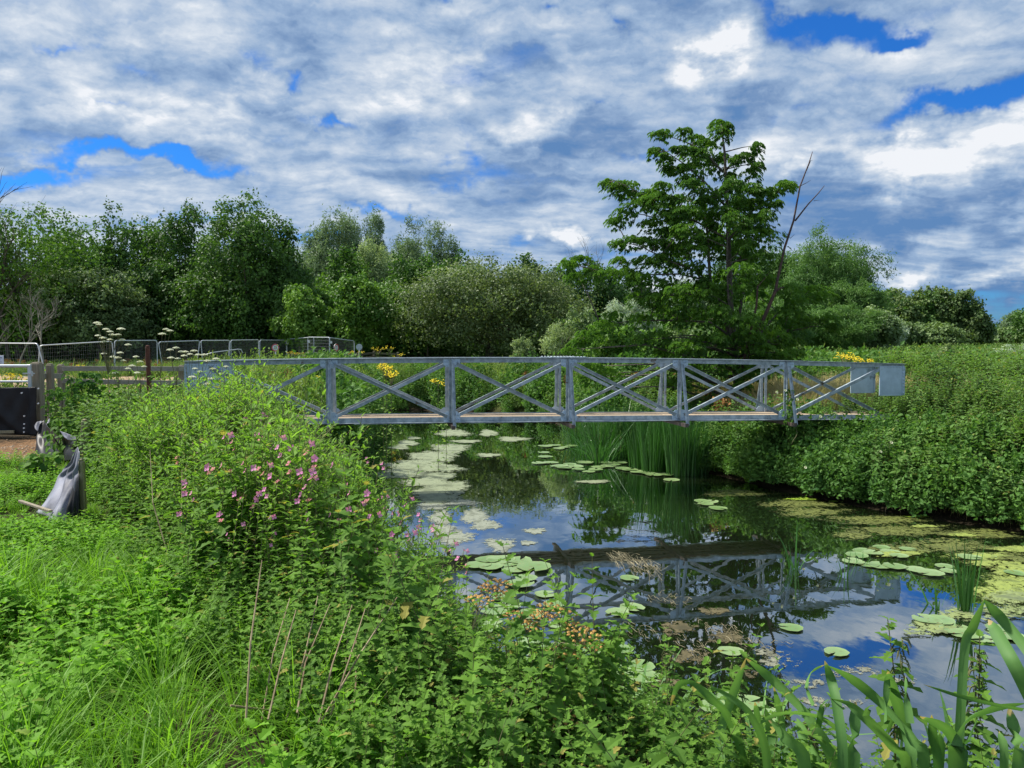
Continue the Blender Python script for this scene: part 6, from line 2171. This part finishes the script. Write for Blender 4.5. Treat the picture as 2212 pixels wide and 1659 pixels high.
# broad bent blades, lower right: each is drawn out along its own curve
BL = [
    ('left broad reed plant with a sharply folded blade', 2.6, [([(365, 1290), (365, 1060), (440, 830), (520, 607)], 46), ([(520, 605), (640, 700), (800, 850), (930, 1010), (1060, 1290)], 56), ([(60, 900), (110, 770), (200, 760), (330, 870), (420, 980), (520, 1290)], 42),
                     ([(270, 760), (420, 840), (560, 970), (650, 1290)], 32), ([(560, 1030), (700, 950), (850, 940), (1000, 980), (1190, 1130)], 26), ([(575, 870), (600, 1000), (660, 1290)], 30)]),
    ('second broad reed plant with upright dark blades', 2.7, [([(690, 780), (720, 900), (745, 1060), (770, 1290)], 34), ([(640, 910), (680, 1080), (710, 1290)], 52), ([(830, 970), (880, 1100), (950, 1290)], 62), ([(640, 960), (760, 1090), (880, 1290)], 56),
                     ([(960, 1030), (985, 900), (1020, 855)], 26), ([(930, 890), (890, 780), (920, 690), (1000, 645)], 20)]),
    ('third broad reed plant with long arching blades', 2.5, [([(1020, 650), (1150, 720), (1290, 830), (1420, 960), (1540, 1110), (1600, 1290)], 50), ([(1000, 620), (1040, 740), (1075, 900), (1110, 1290)], 44), ([(1190, 870), (1180, 1050), (1165, 1290)], 64),
                     ([(1030, 850), (1150, 890), (1280, 1000), (1420, 1150), (1500, 1290)], 46), ([(1250, 960), (1270, 905), (1300, 895)], 26), ([(1385, 685), (1400, 760), (1450, 900), (1500, 1060), (1520, 1290)], 52), ([(1368, 1000), (1372, 850), (1385, 690)], 30),
                     ([(1390, 780), (1450, 830), (1510, 890)], 24), ([(1380, 1060), (1420, 960)], 20), ([(1490, 720), (1500, 860), (1520, 1000)], 34)]),
    ('right broad reed plant with the highest folded blade', 2.3, [([(1800, 1290), (1850, 560), (1900, 420), (1970, 252)], 44), ([(1970, 250), (2080, 370), (2212, 530), (2330, 700)], 50), ([(1995, 370), (2060, 480), (2150, 640), (2260, 860)], 66), ([(1600, 765), (1800, 830), (2000, 880), (2212, 920)], 22),
                     ([(1800, 1290), (1805, 1150), (1870, 990), (2000, 920), (2220, 880)], 66), ([(1580, 960), (1700, 1010), (1780, 1090), (1830, 1290)], 50), ([(1650, 950), (1660, 1100), (1690, 1290)], 44), ([(1700, 1060), (1690, 1290)], 54), ([(2120, 900), (2160, 1080), (2180, 1290)], 60),
                     ([(1950, 940), (1880, 1100), (1830, 1290)], 44), ([(2060, 1050), (2090, 1290)], 40)])]
for lab, D0, bl in BL:
    xc, yc = c4(*bl[0][0][0])
    root = empty('broad_reed_plant', (px2x(xc, D0), D0, gz(px2x(xc, D0), D0)))
    mb = MB()
    for i, (pts, wd) in enumerate(bl):
        dd = D0 + random.uniform(-.22, .25)
        P3 = [at(*c4(*p), dd + .10 * math.sin(i + j)) for j, p in enumerate(pts)]
        if pts[-1][1] >= 1285 or pts[0][1] >= 1285:
            e = P3[-1] if pts[-1][1] >= 1285 else P3[0]
            ex = Vector((e.x + random.uniform(-.05, .05), e.y + .05, gz(e.x, e.y) - .1))
            if pts[-1][1] >= 1285: P3.append(ex)
            else: P3.insert(0, ex)
        # smooth resample
        out = []
        for j in range(len(P3) - 1):
            a_, b_ = P3[max(j - 1, 0)], P3[min(j + 2, len(P3) - 1)]
            for t in (0, .25, .5, .75):
                p0, p1, p2, p3 = a_, P3[j], P3[j + 1], b_
                out.append(.5 * ((2 * p1) + (p2 - p0) * t + (2 * p0 - 5 * p1 + 4 * p2 - p3) * t * t + (3 * p1 - p0 - 3 * p2 + p3) * t ** 3))
        out.append(P3[-1])
        n_ = len(out)
        W_ = wd * 1.3 / 1.5447 / 3.9375 / F * D0
        topend = 0 if pts[0][1] < pts[-1][1] else n_ - 1
        V, VA = [], []
        v0, brown = random.uniform(.15, .6), random.random() < .6
        for j, p in enumerate(out):
            d = (out[min(j + 1, n_ - 1)] - out[max(j - 1, 0)]).normalized()
            sd_ = d.cross(Vector((.25, 1, .35))).normalized()
            u = abs(j - topend) / (n_ - 1)
            w_ = W_ * min(1, .06 + u * 4.5) * .5
            nrm = sd_.cross(d).normalized()
            q = p - root.location
            V += [tuple(q - sd_ * w_), tuple(q + nrm * w_ * .28), tuple(q + sd_ * w_)]
            VA += [v0 - .12, v0 + .22, v0] if u > .09 or not brown else [1.0] * 3
        f4 = [(3 * j + k_, 3 * j + k_ + 1, 3 * j + k_ + 4, 3 * j + k_ + 3) for j in range(n_ - 1) for k_ in (0, 1)]
        mb.add(V, [f4], 0, np.array(VA))
    mb.build('blade', M['iris'], root, smooth=True)
    tag(root, lab, 'reed', 'broad bladed reeds at lower right')
# more of their kind behind and below
for (x, D, lab) in ((640, 3.9, 'low broad blades among the nettles left of the folded blade'), (760, 3.6, 'low broad blades between two bigger plants'), (900, 3.5, 'low broad blades left of the highest folded blade'), (985, 3.3, 'low broad blades in the lower right corner')):
    p = Vector((px2x(x, D), D, gz(px2x(x, D), D)))
    mb = MB()
    blades(mb, (0, 0, 0), 22, .62, .030, .45, 0, 7, .9, .18, .1, .8)
    tag(mb.build('broad_reed_plant', M['iris'], None, p), lab, 'reed', 'broad bladed reeds at lower right')


# tall single nettles that stand out against the water
def tall_nettle(x, ytop, D, label, seedy=True, lean=.05, n=15, size=.10):
    X = px2x(x, D); g_ = gz(X, D)
    H_ = at(x, ytop, D).z - g_
    root = empty('tall_nettle', (X, D, g_))
    mb = MB()
    herb(mb, (0, 0, 0), H_, lean, n, size, LEAF_NETTLE, 25, -25, stem_r=.005, low=.25, top_small=.4, jit=18)
    mb.build('stem', [M['nettle'], M['stem']], root)
    if seedy:
        m = MB()
        for i in range(70):
            z = H_ * random.uniform(.45, .93); a_ = random.uniform(0, 6.28)
            d = Vector((math.cos(a_), math.sin(a_), 0))
            p0 = Vector((0, 0, z)) + d * .004
            m.tube([p0, p0 + d * .022 + Vector((0, 0, -.004)), p0 + d * .034 + Vector((0, 0, -.030))], [.002, .003, .0015], 4)
        m.build('catkins', solid('nettle_catkin', (.13, .17, .06), (.10, .09, .035), .9), root)
    tag(root, label, 'nettle', 'tall nettles standing against the water')


tall_nettle(907, 621, 2.9, 'tall seeding nettle against the blue reflection, left of the highest folded blade', size=.11)
tall_nettle(984, 632, 2.8, 'tall leafy nettle against the water near the right edge', n=18, size=.11)
tall_nettle(742, 652, 3.4, 'nettle stem with drooping catkins left of the folded blade', size=.075)
tall_nettle(672, 642, 3.5, 'thin nettle top rising over the lily pads', size=.085, n=12)
tall_nettle(815, 714, 3.0, 'short seeding nettle between the broad blades', size=.08, n=12)
tall_nettle(578, 640, 3.9, 'nettle top beside the lowest seed head', size=.08, n=10, seedy=False)
tall_nettle(425, 520, 5.6, 'tall willowherb like nettle at the edge of the open water', size=.09, n=18, seedy=False)
